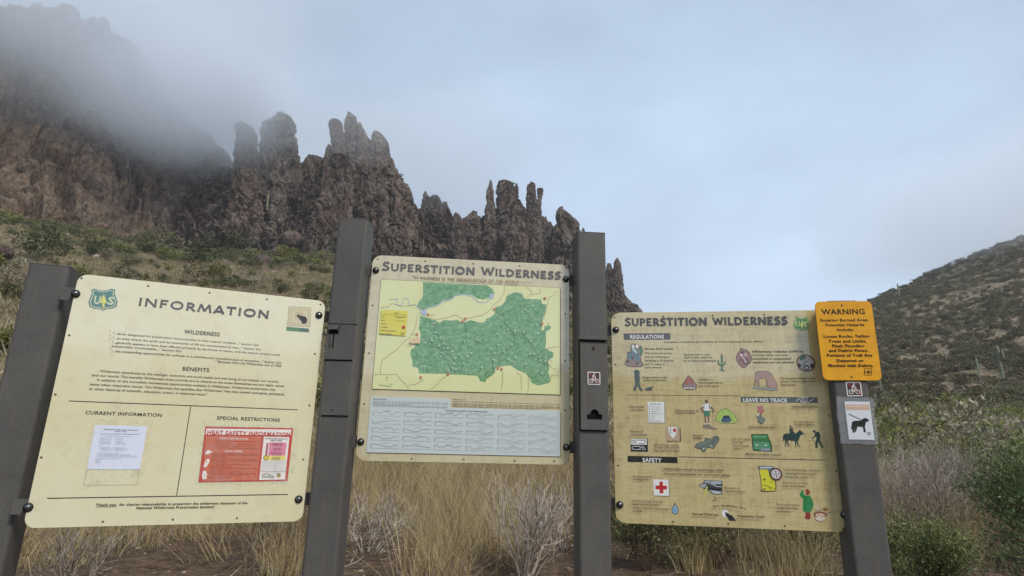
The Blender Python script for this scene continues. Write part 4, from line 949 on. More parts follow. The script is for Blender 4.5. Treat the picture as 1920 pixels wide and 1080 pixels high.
for p in ([(440, 490), (480, 540), (490, 600), (520, 640), (540, 700), (520, 760), (580, 800), (610, 880)], [(430, 610), (470, 670), (510, 690), (600, 690), (640, 740)], [(540, 680), (560, 740), (620, 770), (680, 860)], [(700, 520), (710, 600), (690, 660), (650, 730)], [(920, 440), (980, 470), (1010, 560), (1060, 610), (1120, 590), (1140, 560), (1180, 480)], [(1060, 580), (1060, 680), (980, 730), (900, 790), (905, 850)], [(780, 640), (860, 700), (900, 750)], [(1120, 600), (1180, 660), (1220, 740), (1290, 800)], [(1180, 740), (1240, 780), (1290, 830)], [(420, 660), (440, 700), (520, 690)], [(1110, 350), (1140, 390), (1130, 440), (1190, 490)], [(620, 870), (680, 870), (740, 890)], [(840, 900), (900, 860), (980, 830)]):
    A.line(rj(p, 3, 5), .0010, TRL)
A.build('printed_routes', r2)
A = Art(b2_, .0052); MW = PC(190, 216, 190, .05)
for x, y in ((1193, 400), (1135, 428), (1142, 350), (480, 525), (430, 582), (488, 592), (522, 632), (462, 650), (416, 668), (552, 672), (516, 690), (545, 705), (532, 742), (578, 708), (612, 730), (660, 752), (526, 765), (696, 655), (748, 745), (722, 768), (628, 780), (624, 820), (612, 850), (636, 860), (664, 850), (694, 820), (738, 885), (792, 648), (905, 790), (822, 842), (946, 608), (942, 682), (1012, 572), (1060, 580), (1000, 520), (1128, 594), (1176, 655), (1220, 535), (1228, 600), (1066, 775), (1016, 785), (982, 728), (1140, 820), (1200, 750), (1172, 748), (1240, 770), (1246, 795), (1280, 800), (1258, 886), (916, 742), (1040, 682), (408, 838), (580, 868)):
    A.ell(x, y, 5.5, 8, MW, 7, rot=rnd.random())
A.build('trail_number_tags', r2)['kind'] = 'stuff'
A = Art(b2_, .0052); PK = PC(206, 120, 100, .1)
for x, y in ((436, 463), (684, 512), (912, 424), (1278, 345), (355, 605), (316, 652), (350, 640), (383, 915), (580, 892), (940, 848), (965, 855), (1258, 528), (705, 492)):
    A.poly([(x - 8, y - 7), (x + 8, y - 7), (x + 8, y + 8), (x - 8, y + 8)], PK)
for x, y, x2 in ((446, 466, 485), (312, 606, 350), (1290, 530, 1308), (275, 688, 316), (1262, 350, 1290), (1310, 800, 1334)): text(A, 'Trailhead', x, y, 8, ROAD, x2=x2)
A.poly([(300, 660), (322, 632), (376, 628), (374, 672), (310, 674)], PC(226, 200, 160, .1)); A.build('trailhead_marks', r2)['kind'] = 'stuff'
A = Art(b2_, .0052); A.poly([(97, 430), (290, 437), (272, 618), (80, 605)], PC(224, 214, 96, .1)); A.build('legend_box', r2)
A = Art(b2_, .0056); LG = PC(90, 78, 40, .1)
for t, x, y, x2 in (('LEGEND', 190, 457, 222), ('Trail', 100, 484, 120), ('Road', 98, 509, 124), ('Trail #', 94, 534, 130), ('Trailhead', 92, 558, 142), ('Wilderness Boundary', 90, 582, 200), ('Forest Road #', 86, 606, 172)): text(A, t, x, y, 9, LG, x2=x2, bold=.01)
A.line([(96, 462), (280, 468)], .0008, LG); A.line([(196, 478), (235, 486), (274, 480)], .0018, PC(60, 60, 40)); A.line([(196, 504), (235, 510), (272, 508)], .0012, ROAD)
A.ell(258, 556, 12, 12, PC(190, 60, 50)); A.rect(238, 592, 266, 606, PC(196, 176, 90)); A.build('legend_lettering', r2)
A = Art(b2_, .0024); A.line([(82, 972), (125, 978), (170, 984)], .0022, LG); text(A, '0      1      2  Miles', 82, 968, 7, LG, x2=182); A.line([(130, 950), (138, 918)], .0012, LG); A.poly([(134, 922), (143, 922), (140, 908)], LG); A.build('scale_and_north_arrow', r2)
# white sheet with the elevation profiles
b2_.sub(n2); WS = PC(200, 208, 206, .06)
L_ = b2_.L; xl = (L_(165, 105)[0] + L_(118, 585)[0]) / 2; xr = L_(1784, 400)[0]; zb = (L_(118, 585)[1] + L_(1783, 622)[1]) / 2; zm = (L_(845, 205)[1] + L_(1785, 228)[1]) / 2; zt = (L_(165, 105)[1] + L_(843, 128)[1]) / 2; xm = L_(845, 165)[0]
plate([(xl, zb), (xr, zb), (xr, zm), (xm, zm), (xm, zt), (xl, zt)], .0018, WS, 'profile_sheet', r2, -.0022, .0003)
A = Art(b2_, .0002); A.poly2([(xl + .004, zb - .004), (xr + .004, zb - .004), (xr + .004, zm - .005), (xl + .004, zm - .005)], SHD); A.build('printed_drop_shadow', r2)  # drop shadow below and right of the profile sheet, laid on as colour
A = Art(b2_, .0024); PI_ = PC(92, 98, 112, .05)
text(A, 'TRAIL PROFILES', 180, 134, 10, PI_, x2=292, bold=.04)
for x, y, x2 in ((180, 148, 828), (180, 160, 828), (180, 171, 498), (180, 180, 820), (180, 190, 818)): text(A, 'elevation profiles show the ups and downs of selected wilderness trails so that visitors may plan', x, y, 6, PI_, x2=x2, bold=.02)
text(A, 'TRAIL PROFILES ARE LISTED BY TRAIL NUMBER AND NAME', 800, 232, 9, PI_, x2=1160, bold=.03); A.build('profile_lettering', r2)
A = Art(b2_, .0004)
for x, y, x2 in ((862, 134, 972), (862, 151, 1780), (858, 168, 1780), (858, 178, 1782), (856, 188, 1782), (855, 197, 1612)): text(A, 'wilderness visitors should carry a detailed map and know the route before they leave the trailhead parking area', x, y, 6, TXT2, x2=x2, bold=.03)
A.build('lettering', r2)
A = Art(b2_, .0024, .00005); G_ = PC(128, 134, 138, .05)
for ci in range(6):
    for ri in range(5):
        X = 182 + ci * 268 - ri * 5 * (1 - ci / 5); Y = 272 + ri * 69 + ci * 6.5
        A.line([(X, Y - 40), (X - 1, Y)], .0016, G_); A.line([(X, Y), (X + 240, Y + 5)], .0008, G_)
        k = rnd.random(); pts = []
        for i in range(15):
            u = i / 14; v = abs(math.sin(u * math.pi * (0.5 + 1.6 * k) + 5 * k)) * (12 + 18 * rnd.random() ** .5 if k > .3 else 22) + rnd.uniform(-4, 6) + (10 if k > .5 else 3)
            pts.append((X + 8 + u * 226, Y + 5 * u - max(4, min(40, v + 6))))
        A.line(pts, .0013, G_)
        text(A, 'Trail %d' % (100 + 7 * ri + ci * 31), X + 95, Y - 41, 6, PI_, x2=X + 150)
A.build('profile_graphs', r2)['kind'] = 'stuff'
b2_.sub(lambda x, y: (640 + x / 2.16, 400 + y / 2.16))
bolts(b2_, r2, [(140, 231), (909, 267), (79, 925), (911, 947)])
screws(b2_, r2, [(148, 185), (340, 194), (534, 204), (722, 213), (910, 222), (128, 373), (112, 566), (93, 772), (907, 408), (906, 597), (907, 798), (285, 993), (496, 996), (702, 1001), (862, 1004)])
tabs(r2, b2_, [((140, 231), -1), ((79, 925), -1), ((909, 267), 1), ((911, 947), 1)], w=.05)

# ---- regulations board
r3, b3_ = board('regulations_board', (0.9046, 2.591), 1.5 + .1593, -.1634, .9077, .9051, B3, 'canvas tan board titled SUPERSTITION WILDERNESS with rows of small coloured pictures', .042)
ca = lambda x, y: (1130 + x / 3.491, 560 + y / 3.491)
cb = lambda x, y: (1130 + x / 3.176, 740 + y / 3.176)
f1 = lambda x, y: (1160 + x / 9.6, 640 + y / 9.6)
f2 = lambda x, y: (1360 + x / 9.6, 640 + y / 9.6)
f3 = lambda x, y: (1170 + x / 9.0, 740 + y / 9.0)
f4 = lambda x, y: (1370 + x / 9.0, 740 + y / 9.0)
f5 = lambda x, y: (1170 + x / 8.31, 860 + y / 8.31)
f6 = lambda x, y: (1370 + x / 8.31, 860 + y / 8.31)
S = b3_
def pic(name, cv, fn, base=.0004):
    S.sub(cv); A = Art(S, base); fn(A); return A.build(name, r3)
S.sub(ca); carved_words(S, r3, 'title', 'SUPERSTITION WILDERNESS', 146, 180, 1212, 50, PC(76, 74, 70, .1), w=.24, big=(0,), bigk=1.05, gap=.1)
pic('forest_shield', ca, lambda A: shield(A, 1248, 118, 1356, 213, PC(74, 140, 84), PC(206, 216, 140), PC(214, 220, 120)))
BAR, WH = PC(92, 94, 96, .1), PC(232, 232, 228, .04)
def bars(A):
    A.rect(137, 228, 444, 268, BAR); text(A, 'REGULATIONS', 180, 262, 25, WH, x2=402, bold=.03)
pic('regulations_bar', ca, bars)
def f(A):
    A.rect(822, 12, 1282, 50, BAR); text(A, 'LEAVE NO TRACE', 838, 42, 22, WH, x2=1098, bold=.03)
pic('leave_no_trace_bar', cb, f)
def f(A):
    sp = [(1200 + (4 + 22 * t / 10) * math.cos(t * .95) , 28 + (3 + 13 * t / 10) * math.sin(t * .95)) for t in np.linspace(0, 10, 26)]
    A.line(sp, .0022, WH); A.line([(1150, 40), (1170, 22), (1195, 14), (1225, 16)], .0022, WH); A.line([(1175, 40), (1205, 48), (1230, 42), (1256, 24)], .0022, WH)
pic('swirl_logo', cb, f, .0012)
def f(A):
    A.rect(148, 364, 446, 408, PC(30, 28, 26, .05)); text(A, 'SAFETY', 238, 400, 25, WH, x2=352, bold=.03)
pic('safety_bar', cb, f)
def f(A):
    S.sub(ca); A.line([(152, 630), (898, 636)], .002, TXT2); S.sub(cb); A.line([(448, 370), (1322, 390)], .0026, DK)
pic('ruled_lines', ca, f)
def f(A):
    S.sub(ca)
    text(A, 'Complete regulations are available at Tonto National Forest offices.', 402, 289, 11, TXT2, x2=1052, bold=.03)
    for t, x, y, x2, b in (('Group Size Limits', 274, 334, 460, .04), ('The maximum group', 274, 362, 452, .01), ('size for camping or', 274, 386, 438, .01), ('traveling is 15 persons', 276, 411, 466, .02), ('and 15 riding or', 276, 434, 410, .01), ('pack animals.', 276, 455, 392, .01), ('Standing trees or cacti,', 530, 371, 704, .01), ('dead or alive, shall not', 532, 390, 716, .01), ('be cut down or as firewood', 532, 411, 740, .02),
        ('Off-highway Vehicles (OHV\'s),', 978, 352, 1318, .04), ('mountain bikes, and other', 980, 374, 1218, .01), ('motorized or mechanized', 982, 398, 1232, .03), ('equipment are not allowed', 984, 421, 1250, .03), ('Dogs must be under', 264, 519, 424, .01), ('control at all times.', 266, 538, 418, .01), ('Campfire is', 628, 533, 722, .01), ('discouraged due to', 628, 554, 788, .01), ('lack of fuel wood.', 628, 576, 762, .01), ('Do not graze riding or pack', 1164, 525, 1392, .02), ('animals. Pack in weed free', 1164, 546, 1388, .01), ('feed instead.', 1168, 568, 1262, .01)):
        text(A, t, x, y, 12, TXT2, x2=x2, bold=b)
    S.sub(cb)
    for t, x, y, x2, b in (('Plan ahead', 164, 76, 244, .01), ('and prepare', 166, 94, 246, .01), ('Travel and camp on', 430, 98, 570, .01), ('durable surfaces', 432, 112, 552, .01), ('Dispose of', 164, 222, 240, .01), ('waste properly', 166, 241, 266, .01), ('Bury human waste', 306, 302, 450, .01), ('at least 200 feet (70', 308, 318, 456, .01), ('big steps) from water', 308, 336, 462, .01), ('Respect', 540, 247, 600, .01), ('Wildlife', 540, 264, 592, .01), ('Leave what you find.', 870, 196, 1026, .02), ('Do not create', 774, 268, 876, .01), ('fire rings.', 776, 287, 840, .01), ('Use a camp', 776, 307, 872, .01), ('stove.', 778, 325, 822, .01), ('Minimize Campfire Impacts.', 850, 358, 1062, .02), ('Be considerate', 1140, 166, 1254, .01), ('of other visitors.', 1142, 184, 1264, .02),
        ('www.LNT.ORG', 1122, 76, 1274, .03), ('Wilderness travel is inherently risky', 360, 446, 718, .03), ('You are responsible for your own safety', 362, 474, 760, .03), ('Be prepared for', 182, 491, 298, .01), ('emergencies.', 184, 508, 278, .01), ('Be aware of', 724, 559, 816, .01), ('natural hazards.', 726, 579, 848, .01), ('Pack in enough drinking', 176, 636, 356, .01), ('water and know back', 176, 656, 334, .01), ('country sources. Remember', 178, 678, 398, .01), ('to purify.', 178, 696, 240, .01), ('Have knowledge and skills', 1084, 452, 1294, .01), ('essential for successful', 1086, 474, 1270, .01), ('wilderness travel.', 1088, 495, 1222, .01), ('Let someone know', 1072, 528, 1218, .01), ('your travel plans.', 1072, 548, 1204, .01), ('Bring appropriate', 1032, 657, 1168, .01), ('equipment and', 1034, 678, 1152, .01), ('provisions.', 1036, 699, 1118, .01), ('National Wilderness', 532, 714, 686, .04), ('Preservation System', 804, 726, 962, .04)):
        text(A, t, x, y, 12, TXT2, x2=x2, bold=b)
    wd = 'KEEP WILDERNESS WILD'
    for i, ch in enumerate(wd):
        u = i / (len(wd) - 1) * 2 - 1; text(A, ch, 748 + 92 * u, 667 + 10 * u * u + 6 * u, 11, DK, bold=.03, rot=-u * .28)
    A.line([(166, 745), (188, 746)], .0012, DK); A.line([(1334, 795), (1350, 797)], .0012, DK)
pic('lettering', ca, f)
OL = PC(62, 62, 60, .1)
def outlined(A, pts, fill, w=.0022, ol=None):
    A.poly(pts, fill); A.line(pts, w, ol or OL, True)
def f(A):
    outlined(A, [(110, 405), (130, 350), (160, 310), (160, 200), (185, 190), (215, 220), (220, 70), (250, 42), (285, 60), (320, 44), (355, 80), (410, 90), (430, 150), (425, 220), (390, 260), (400, 340), (450, 430), (400, 460), (250, 460), (140, 440)], PC(150, 132, 126, .2))
    A.poly([(375, 85), (415, 110), (428, 170), (420, 225), (385, 235)], PC(92, 140, 110)); A.ell(258, 90, 24, 32, WH); A.ell(330, 90, 28, 34, WH)
    for p in ([(260, 130), (240, 200), (215, 270), (190, 350)], [(270, 190), (300, 260), (330, 330), (335, 370)], [(335, 140), (350, 240), (365, 340)], [(185, 210), (180, 290)]): A.line(p, .006, PC(96, 150, 168))
    A.line([(250, 130), (300, 180), (320, 210)], .007, WH); A.line([(300, 130), (250, 190)], .005, PC(150, 190, 196)); A.line([(150, 345), (185, 375)], .005, OL); A.line([(320, 400), (355, 385)], .005, OL); A.line([(230, 260), (270, 320)], .004, PC(60, 100, 120))
pic('hikers_picture', f1, f)
def f(A):
    C = PC(88, 132, 100, .2)
    A.line([(1855, 235), (1860, 520)], .0085, OL); A.line([(1855, 240), (1860, 515)], .0065, C); A.line([(1790, 340), (1800, 410), (1850, 450)], .0065, OL); A.line([(1790, 345), (1800, 408), (1848, 446)], .0048, C); A.line([(1862, 440), (1910, 410), (1915, 360)], .0055, OL); A.line([(1862, 440), (1910, 408), (1915, 366)], .0040, C); A.line([(1850, 250), (1852, 510)], .0012, PC(150, 180, 140)); A.poly([(1820, 505), (1900, 512), (1915, 540), (1810, 525)], PC(120, 130, 116))
pic('cactus_picture', f1, f)
SIL = PC(84, 98, 92, .1)
def f(A):
    A.poly([(275, 540), (300, 512), (350, 512), (380, 545), (375, 590), (382, 680), (375, 770), (435, 880), (425, 905), (385, 890), (335, 800), (305, 895), (262, 885), (265, 850), (298, 780), (285, 640)], SIL)
pic('dog_walker_picture', f1, f)
def f(A):
    A.line([(390, 755), (460, 795), (520, 825)], .0014, PC(170, 90, 70)); A.poly([(480, 850), (540, 822), (585, 818), (630, 808), (628, 830), (600, 850), (600, 885), (500, 890), (465, 880), (490, 865), (425, 840)], SIL)
pic('small_dog_picture', f1, f)
def f(A):
    outlined(A, [(1255, 615), (1290, 640), (1350, 715), (1405, 790), (1395, 850), (1330, 870), (1210, 868), (1150, 830), (1150, 770), (1200, 700)], PC(150, 128, 124, .2), .0022)
    A.poly([(1258, 640), (1330, 730), (1350, 775), (1300, 760), (1270, 700), (1230, 765), (1180, 770)], PC(176, 84, 72)); A.line([(1235, 740), (1265, 665), (1300, 745)], .0022, PC(214, 130, 100))
    for x in (1195, 1245, 1298, 1350): A.ell(x, 842, 18, 13, WH, 10)
pic('campfire_picture', f1, f)
MAU = PC(160, 120, 116, .2)
def f(A):
    outlined(A, [(262, 135), (285, 120), (310, 140), (400, 170), (450, 230), (475, 300), (455, 380), (400, 430), (340, 475), (310, 470), (250, 420), (205, 350), (195, 280), (230, 200), (270, 170)], MAU, .0022)
    A.ell(290, 245, 22, 20, WH); A.ell(365, 240, 20, 26, PC(210, 190, 180)); A.ell(305, 200, 26, 18, PC(92, 74, 88)); A.ell(365, 360, 52, 44, OL, ring=.0026); A.line([(300, 270), (345, 330), (375, 385)], .003, WH); A.line([(290, 310), (260, 350)], .004, OL)
pic('cyclist_picture', f2, f)
def f(A):
    A.ell(1450, 390, 172, 158, PC(112, 66, 62, .15), 28); A.ell(1450, 390, 150, 138, PC(176, 166, 152, .1), 28)
    A.poly([(1330, 310), (1380, 262), (1430, 260), (1450, 290), (1360, 350)], PC(70, 116, 84)); A.poly([(1310, 370), (1400, 350), (1470, 330), (1570, 350), (1590, 410), (1480, 440), (1400, 400), (1340, 390)], PC(198, 198, 194)); A.ell(1480, 300, 12, 12, WH)
    A.ell(1460, 470, 42, 46, PC(30, 28, 28)); A.ell(1460, 475, 20, 24, WH); A.ell(1330, 430, 30, 36, PC(70, 34, 32)); A.ell(1560, 440, 36, 44, PC(60, 56, 56)); A.line([(1400, 410), (1440, 370), (1500, 360)], .003, OL); A.line([(1310, 470), (1400, 520), (1500, 530)], .003, PC(120, 70, 62))
pic('quad_bike_picture', f2, f)
def f(A):
    outlined(A, [(540, 560), (590, 535), (680, 540), (740, 528), (800, 560), (850, 610), (880, 680), (920, 740), (935, 800), (920, 860), (850, 862), (790, 840), (760, 820), (755, 760), (735, 700), (720, 660), (640, 670), (605, 680), (610, 800), (580, 815), (575, 720), (548, 700), (540, 800), (520, 800), (535, 680)], PC(172, 142, 132, .2), .0018, PC(110, 92, 86))
    A.poly([(750, 640), (850, 610), (915, 760), (920, 850), (800, 830), (760, 740)], PC(182, 146, 136)); A.line([(735, 700), (755, 780), (715, 815)], .0026, PC(110, 92, 86))
    A.poly([(475, 815), (600, 820), (740, 830), (900, 855), (960, 870), (940, 890), (760, 880), (480, 850)], PC(128, 138, 130, .15)); A.line([(480, 830), (930, 880)], .002, PC(190, 196, 186))
pic('grazing_horse_picture', f2, f)
def f(A):
    A.poly([(402, 124), (690, 132), (696, 484), (416, 480)], PC(120, 124, 116)); A.poly([(396, 118), (680, 124), (685, 474), (408, 468)], WH)
    text(A, 'TRAVEL LIST', 435, 168, 20, OL, x2=620, bold=.02)
    for t, y, x2 in (('Water bottle', 213, 605), ('First aid kit', 250, 612), ('Signal kit', 292, 595), ('Hiking shoes', 330, 645), ('Map', 367, 525), ('Hat', 408, 512), ('Sunscreen', 447, 628)): A.ell(428, y - 9, 8, 9, OL, 6); text(A, t, 462, y, 16, OL, x2=x2)
pic('checklist_picture', f3, f)
def f(A):
    A.line([(1495, 270), (1505, 560)], .0016, PC(120, 104, 86)); SK = PC(126, 104, 88, .1)
    A.poly([(1330, 510), (1430, 500), (1490, 545), (1560, 570), (1555, 600), (1480, 585), (1340, 565), (1325, 535)], PC(128, 120, 108)); A.ell(1393, 120, 30, 38, SK); A.poly([(1365, 105), (1393, 82), (1420, 105)], OL)
    A.line([(1370, 360), (1375, 490)], .0050, SK); A.line([(1425, 360), (1428, 485)], .0050, SK); A.ell(1375, 492, 13, 11, WH); A.ell(1428, 488, 13, 12, WH)
    A.poly([(1345, 265), (1450, 268), (1445, 360), (1350, 362)], PC(74, 130, 104)); A.poly([(1350, 150), (1440, 150), (1450, 270), (1345, 270)], WH); A.line([(1350, 175), (1300, 230), (1335, 290)], .0046, SK); A.line([(1350, 165), (1320, 205)], .0056, WH); A.line([(1440, 165), (1475, 215)], .0056, WH); A.line([(1465, 200), (1510, 250), (1500, 300)], .0044, SK); A.line([(1352, 150), (1350, 240)], .0018, OL); A.line([(1438, 150), (1440, 240)], .0018, OL)
pic('standing_hiker_picture', f3, f)
def f(A):
    outlined(A, [(1545, 420), (1575, 330), (1630, 260), (1710, 228), (1790, 260), (1850, 320), (1890, 400), (1925, 430), (1880, 480), (1760, 482), (1620, 480), (1590, 450), (1530, 430)], PC(176, 204, 104, .1), .0016)
    A.poly([(1635, 440), (1680, 350), (1770, 350), (1820, 440), (1760, 470), (1660, 468)], PC(70, 96, 124)); A.poly([(1680, 355), (1770, 352), (1790, 395), (1665, 398)], PC(48, 60, 78)); A.line([(1580, 440), (1640, 340), (1700, 240)], .0012, PC(120, 150, 70)); A.line([(1840, 440), (1800, 320), (1720, 235)], .0012, PC(120, 150, 70))
pic('tent_picture', f3, f)
def f(A):
    A.poly([(108, 742), (400, 742), (405, 965), (115, 960)], OL); A.poly([(115, 748), (385, 752), (385, 845), (118, 842)], WH); A.poly([(112, 850), (388, 853), (390, 958), (118, 952)], PC(28, 28, 30, .03))
    text(A, 'PACK', 130, 786, 24, OL, x2=222, bold=.03); text(A, 'IT IN', 134, 824, 24, OL, x2=205, bold=.03); text(A, 'PACK', 262, 895, 24, WH, x2=350, bold=.03); text(A, 'IT OUT', 262, 932, 24, WH, x2=370, bold=.03)
    A.line([(245, 768), (345, 768), (370, 796), (345, 824), (245, 824)], .0018, OL); A.line([(262, 870), (160, 870), (132, 898), (160, 925), (262, 925)], .0022, WH)
pic('pack_in_pack_out_picture', f3, f)
def f(A):
    A.poly([(712, 560), (955, 560), (970, 795), (720, 795)], PC(120, 98, 74)); A.poly([(697, 545), (935, 545), (942, 782), (706, 778)], PC(188, 162, 130, .1)); A.poly([(742, 545), (890, 545), (885, 640), (860, 710), (830, 738), (790, 705), (755, 630)], WH)
    A.ell(852, 600, 27, 36, PC(190, 70, 70)); A.line([(790, 560), (785, 660)], .0024, OL); A.line([(785, 545), (788, 492)], .004, PC(170, 160, 130)); A.line([(885, 545), (900, 480)], .003, PC(190, 186, 160))
pic('trowel_picture', f3, f)
def f(A):
    outlined(A, [(1195, 870), (1230, 830), (1290, 805), (1340, 800), (1365, 770), (1370, 730), (1400, 735), (1430, 755), (1480, 740), (1530, 700), (1580, 700), (1605, 740), (1590, 790), (1540, 850), (1520, 905), (1480, 905), (1450, 885), (1380, 905), (1370, 955), (1330, 965), (1300, 925), (1240, 905), (1200, 890)], PC(108, 122, 112, .15), .0024)
    A.line([(1475, 870), (1490, 800), (1545, 740), (1585, 745)], .0020, OL); A.line([(1330, 925), (1360, 900)], .003, WH); A.line([(1455, 850), (1490, 885)], .003, WH); A.line([(1240, 850), (1400, 800), (1500, 740)], .0024, PC(146, 156, 146))
pic('lizard_picture', f3, f)
def f(A):
    for x, y, r in ((465, 215, 24), (520, 205, 22), (500, 240, 36), (545, 260, 26), (475, 270, 26), (520, 300, 26)): A.ell(x, y, r, r, PC(186, 112, 116, .15), 12)
    for x, y, r in ((460, 350, 22), (500, 380, 36), (550, 420, 36), (480, 440, 26), (530, 460, 30)): A.ell(x, y, r, r, PC(112, 132, 120, .2), 10)
    A.ell(455, 345, 14, 18, WH); A.line([(470, 450), (520, 500)], .003, OL); A.line([(500, 320), (505, 380)], .003, SIL); A.line([(440, 370), (470, 420)], .0022, OL)
pic('wildflower_picture', f4, f)
def f(A):
    outlined(A, [(352, 672), (620, 672), (640, 740), (672, 800), (688, 880), (690, 955), (600, 955), (520, 950), (385, 940), (370, 870), (362, 760)], PC(52, 120, 70, .1), .0030, PC(22, 52, 34))
    A.poly([(375, 690), (605, 690), (615, 730), (372, 730)], PC(96, 158, 100)); A.poly([(385, 815), (650, 822), (672, 930), (400, 920)], PC(84, 150, 110)); A.line([(380, 805), (650, 812)], .0022, PC(130, 180, 150)); A.ell(440, 848, 26, 9, WH, 10); A.ell(592, 852, 26, 9, WH, 10); A.poly([(500, 915), (630, 900), (680, 930), (640, 952), (510, 950)], PC(150, 150, 170))
pic('camp_stove_picture', f4, f)
TEAL = PC(34, 62, 56, .05)
def f(A):
    A.poly([(882, 700), (900, 665), (950, 650), (1000, 660), (1080, 665), (1120, 640), (1170, 590), (1180, 605), (1210, 630), (1240, 660), (1232, 675), (1200, 672), (1170, 700), (1150, 760), (1130, 790), (1150, 850), (1170, 885), (1155, 888), (1130, 850), (1110, 790), (1105, 880), (1090, 882), (1085, 785), (1020, 780), (985, 765), (965, 800), (990, 875), (975, 878), (945, 810), (935, 770), (930, 875), (915, 878), (918, 780), (900, 750), (890, 800), (880, 780)], TEAL)
    A.poly([(995, 665), (990, 600), (1000, 560), (1030, 570), (1060, 620), (1090, 655), (1060, 670)], TEAL); A.ell(1008, 538, 17, 18, TEAL, 14); A.ell(1036, 575, 18, 26, PC(96, 72, 66), 12)
pic('rider_on_horse_picture', f4, f)
def f(A):
    A.ell(1410, 620, 24, 24, TEAL, 14); A.poly([(1425, 640), (1460, 620), (1495, 635), (1515, 690), (1505, 760), (1540, 840), (1568, 900), (1535, 900), (1490, 820), (1480, 790), (1465, 840), (1470, 895), (1425, 895), (1432, 800), (1450, 740), (1440, 700), (1415, 720), (1372, 745), (1368, 730), (1410, 700)], TEAL); A.line([(1375, 730), (1432, 830)], .0012, TEAL)
pic('walking_hiker_picture', f4, f)
def f(A):
    a, b = S.L(462, 328), S.L(712, 592); A.poly2(rrect(a[0], b[1], b[0], a[1], .004, 4), OL)
    a, b = S.L(455, 320), S.L(704, 582); A.poly2(rrect(a[0], b[1], b[0], a[1], .004, 4), WH)
    R2 = PC(190, 40, 44, .08); A.poly([(553, 357), (606, 359), (606, 420), (668, 422), (670, 480), (612, 480), (612, 542), (555, 540), (553, 478), (490, 476), (490, 418), (551, 419)], R2)
pic('first_aid_picture', f5, f)
def f(A):
    A.poly([(1245, 335), (1535, 345), (1530, 560), (1395, 560), (1290, 490), (1225, 460), (1165, 420), (1180, 395), (1235, 375)], OL); A.poly([(1255, 345), (1520, 352), (1518, 395), (1400, 400), (1330, 360), (1260, 385)], PC(170, 180, 190)); A.poly([(1175, 420), (1190, 400), (1245, 388), (1290, 400), (1260, 450), (1220, 455)], PC(160, 164, 170)); A.poly([(1330, 490), (1420, 500), (1518, 515), (1515, 548), (1400, 548)], PC(186, 194, 200)); A.line([(1300, 375), (1380, 400), (1440, 430), (1520, 440)], .003, PC(196, 204, 210)); A.poly([(1320, 450), (1400, 460), (1500, 480), (1480, 500), (1380, 490)], PC(30, 32, 40))
    A.line([(1295, 435), (1270, 500), (1255, 560), (1215, 635)], [.006, .005, .003, .001], PC(214, 214, 96)); A.line([(1290, 480), (1380, 560), (1385, 580)], .0024, PC(206, 206, 120)); A.line([(1410, 590), (1440, 640), (1375, 650)], .0030, PC(120, 124, 90))
pic('storm_picture', f5, f)
def f(A):
    D = [(792, 682), (815, 730), (845, 775), (850, 815), (830, 855), (796, 872), (762, 855), (742, 815), (748, 775), (775, 730)]; A.poly(D, PC(46, 62, 76))
    A.poly([((x - 796) * .78 + 796, (y - 800) * .78 + 802) for x, y in D], PC(150, 190, 214)); A.poly([(790, 760), (815, 800), (800, 840), (770, 820)], PC(104, 160, 196))
pic('water_drop_picture', f5, f)
def f(A):
    S.sub(cb); A.ell(730, 708, 21, 23, WH); A.poly([(731, 700), (745, 704), (758, 716), (770, 718), (795, 752), (755, 750), (742, 730), (728, 718), (735, 712), (727, 708)], PC(26, 26, 28))
pic('howling_wolf_emblem', cb, f)
def f(A):
    A.poly([(425, 130), (440, 115), (600, 112), (660, 122), (690, 160), (695, 340), (712, 400), (710, 500), (680, 515), (480, 520), (455, 490), (480, 480), (460, 300), (440, 180)], OL); A.poly([(445, 165), (580, 170), (610, 260), (690, 350), (700, 490), (660, 505), (490, 500), (470, 300)], PC(214, 210, 60, .08)); A.poly([(445, 128), (600, 122), (655, 132), (640, 152), (460, 155)], PC(190, 200, 210)); A.poly([(585, 165), (640, 165), (620, 250)], PC(96, 130, 160)); A.line([(490, 410), (560, 415), (620, 450), (700, 465)], .0020, PC(110, 116, 40)); A.line([(590, 445), (640, 500)], .0018, PC(110, 116, 40))
    A.ell(525, 322, 22, 10, OL, 8); A.line([(524, 325), (520, 355)], .002, OL); A.ell(636, 365, 15, 7, PC(90, 96, 30), 8); A.line([(505, 462), (540, 488)], .002, OL); A.line([(540, 462), (505, 488)], .002, OL)
pic('trail_map_picture', f6, f)
def f(A):
    A.ell(705, 240, 96, 98, PC(92, 52, 56, .1), 28); A.ell(702, 240, 72, 74, PC(214, 208, 206), 24); A.ell(702, 240, 52, 54, PC(120, 110, 112), ring=.0012); A.line([(695, 190), (712, 290)], .0022, OL); A.line([(660, 250), (745, 232)], .0016, OL)
pic('compass_picture', f6, f, .0032)
def f(A):
    GC = PC(44, 136, 72, .1); A.poly([(1165, 825), (1235, 828), (1250, 900), (1235, 945), (1175, 945), (1150, 910), (1165, 890)], PC(140, 50, 44)); A.poly([(1072, 560), (1110, 490), (1140, 495), (1128, 540), (1160, 575), (1230, 570), (1275, 640), (1295, 730), (1265, 800), (1245, 835), (1140, 828), (1125, 800), (1128, 620), (1085, 590)], GC)
    A.ell(1190, 520, 44, 46, PC(146, 60, 44), 16); A.poly([(1140, 490), (1165, 480), (1175, 540), (1160, 565), (1140, 530)], PC(206, 166, 140)); A.line([(1170, 600), (1165, 800)], .0014, PC(30, 96, 50)); A.line([(1230, 640), (1262, 750)], .0014, PC(30, 96, 50))
pic('raincoat_person_picture', f6, f)
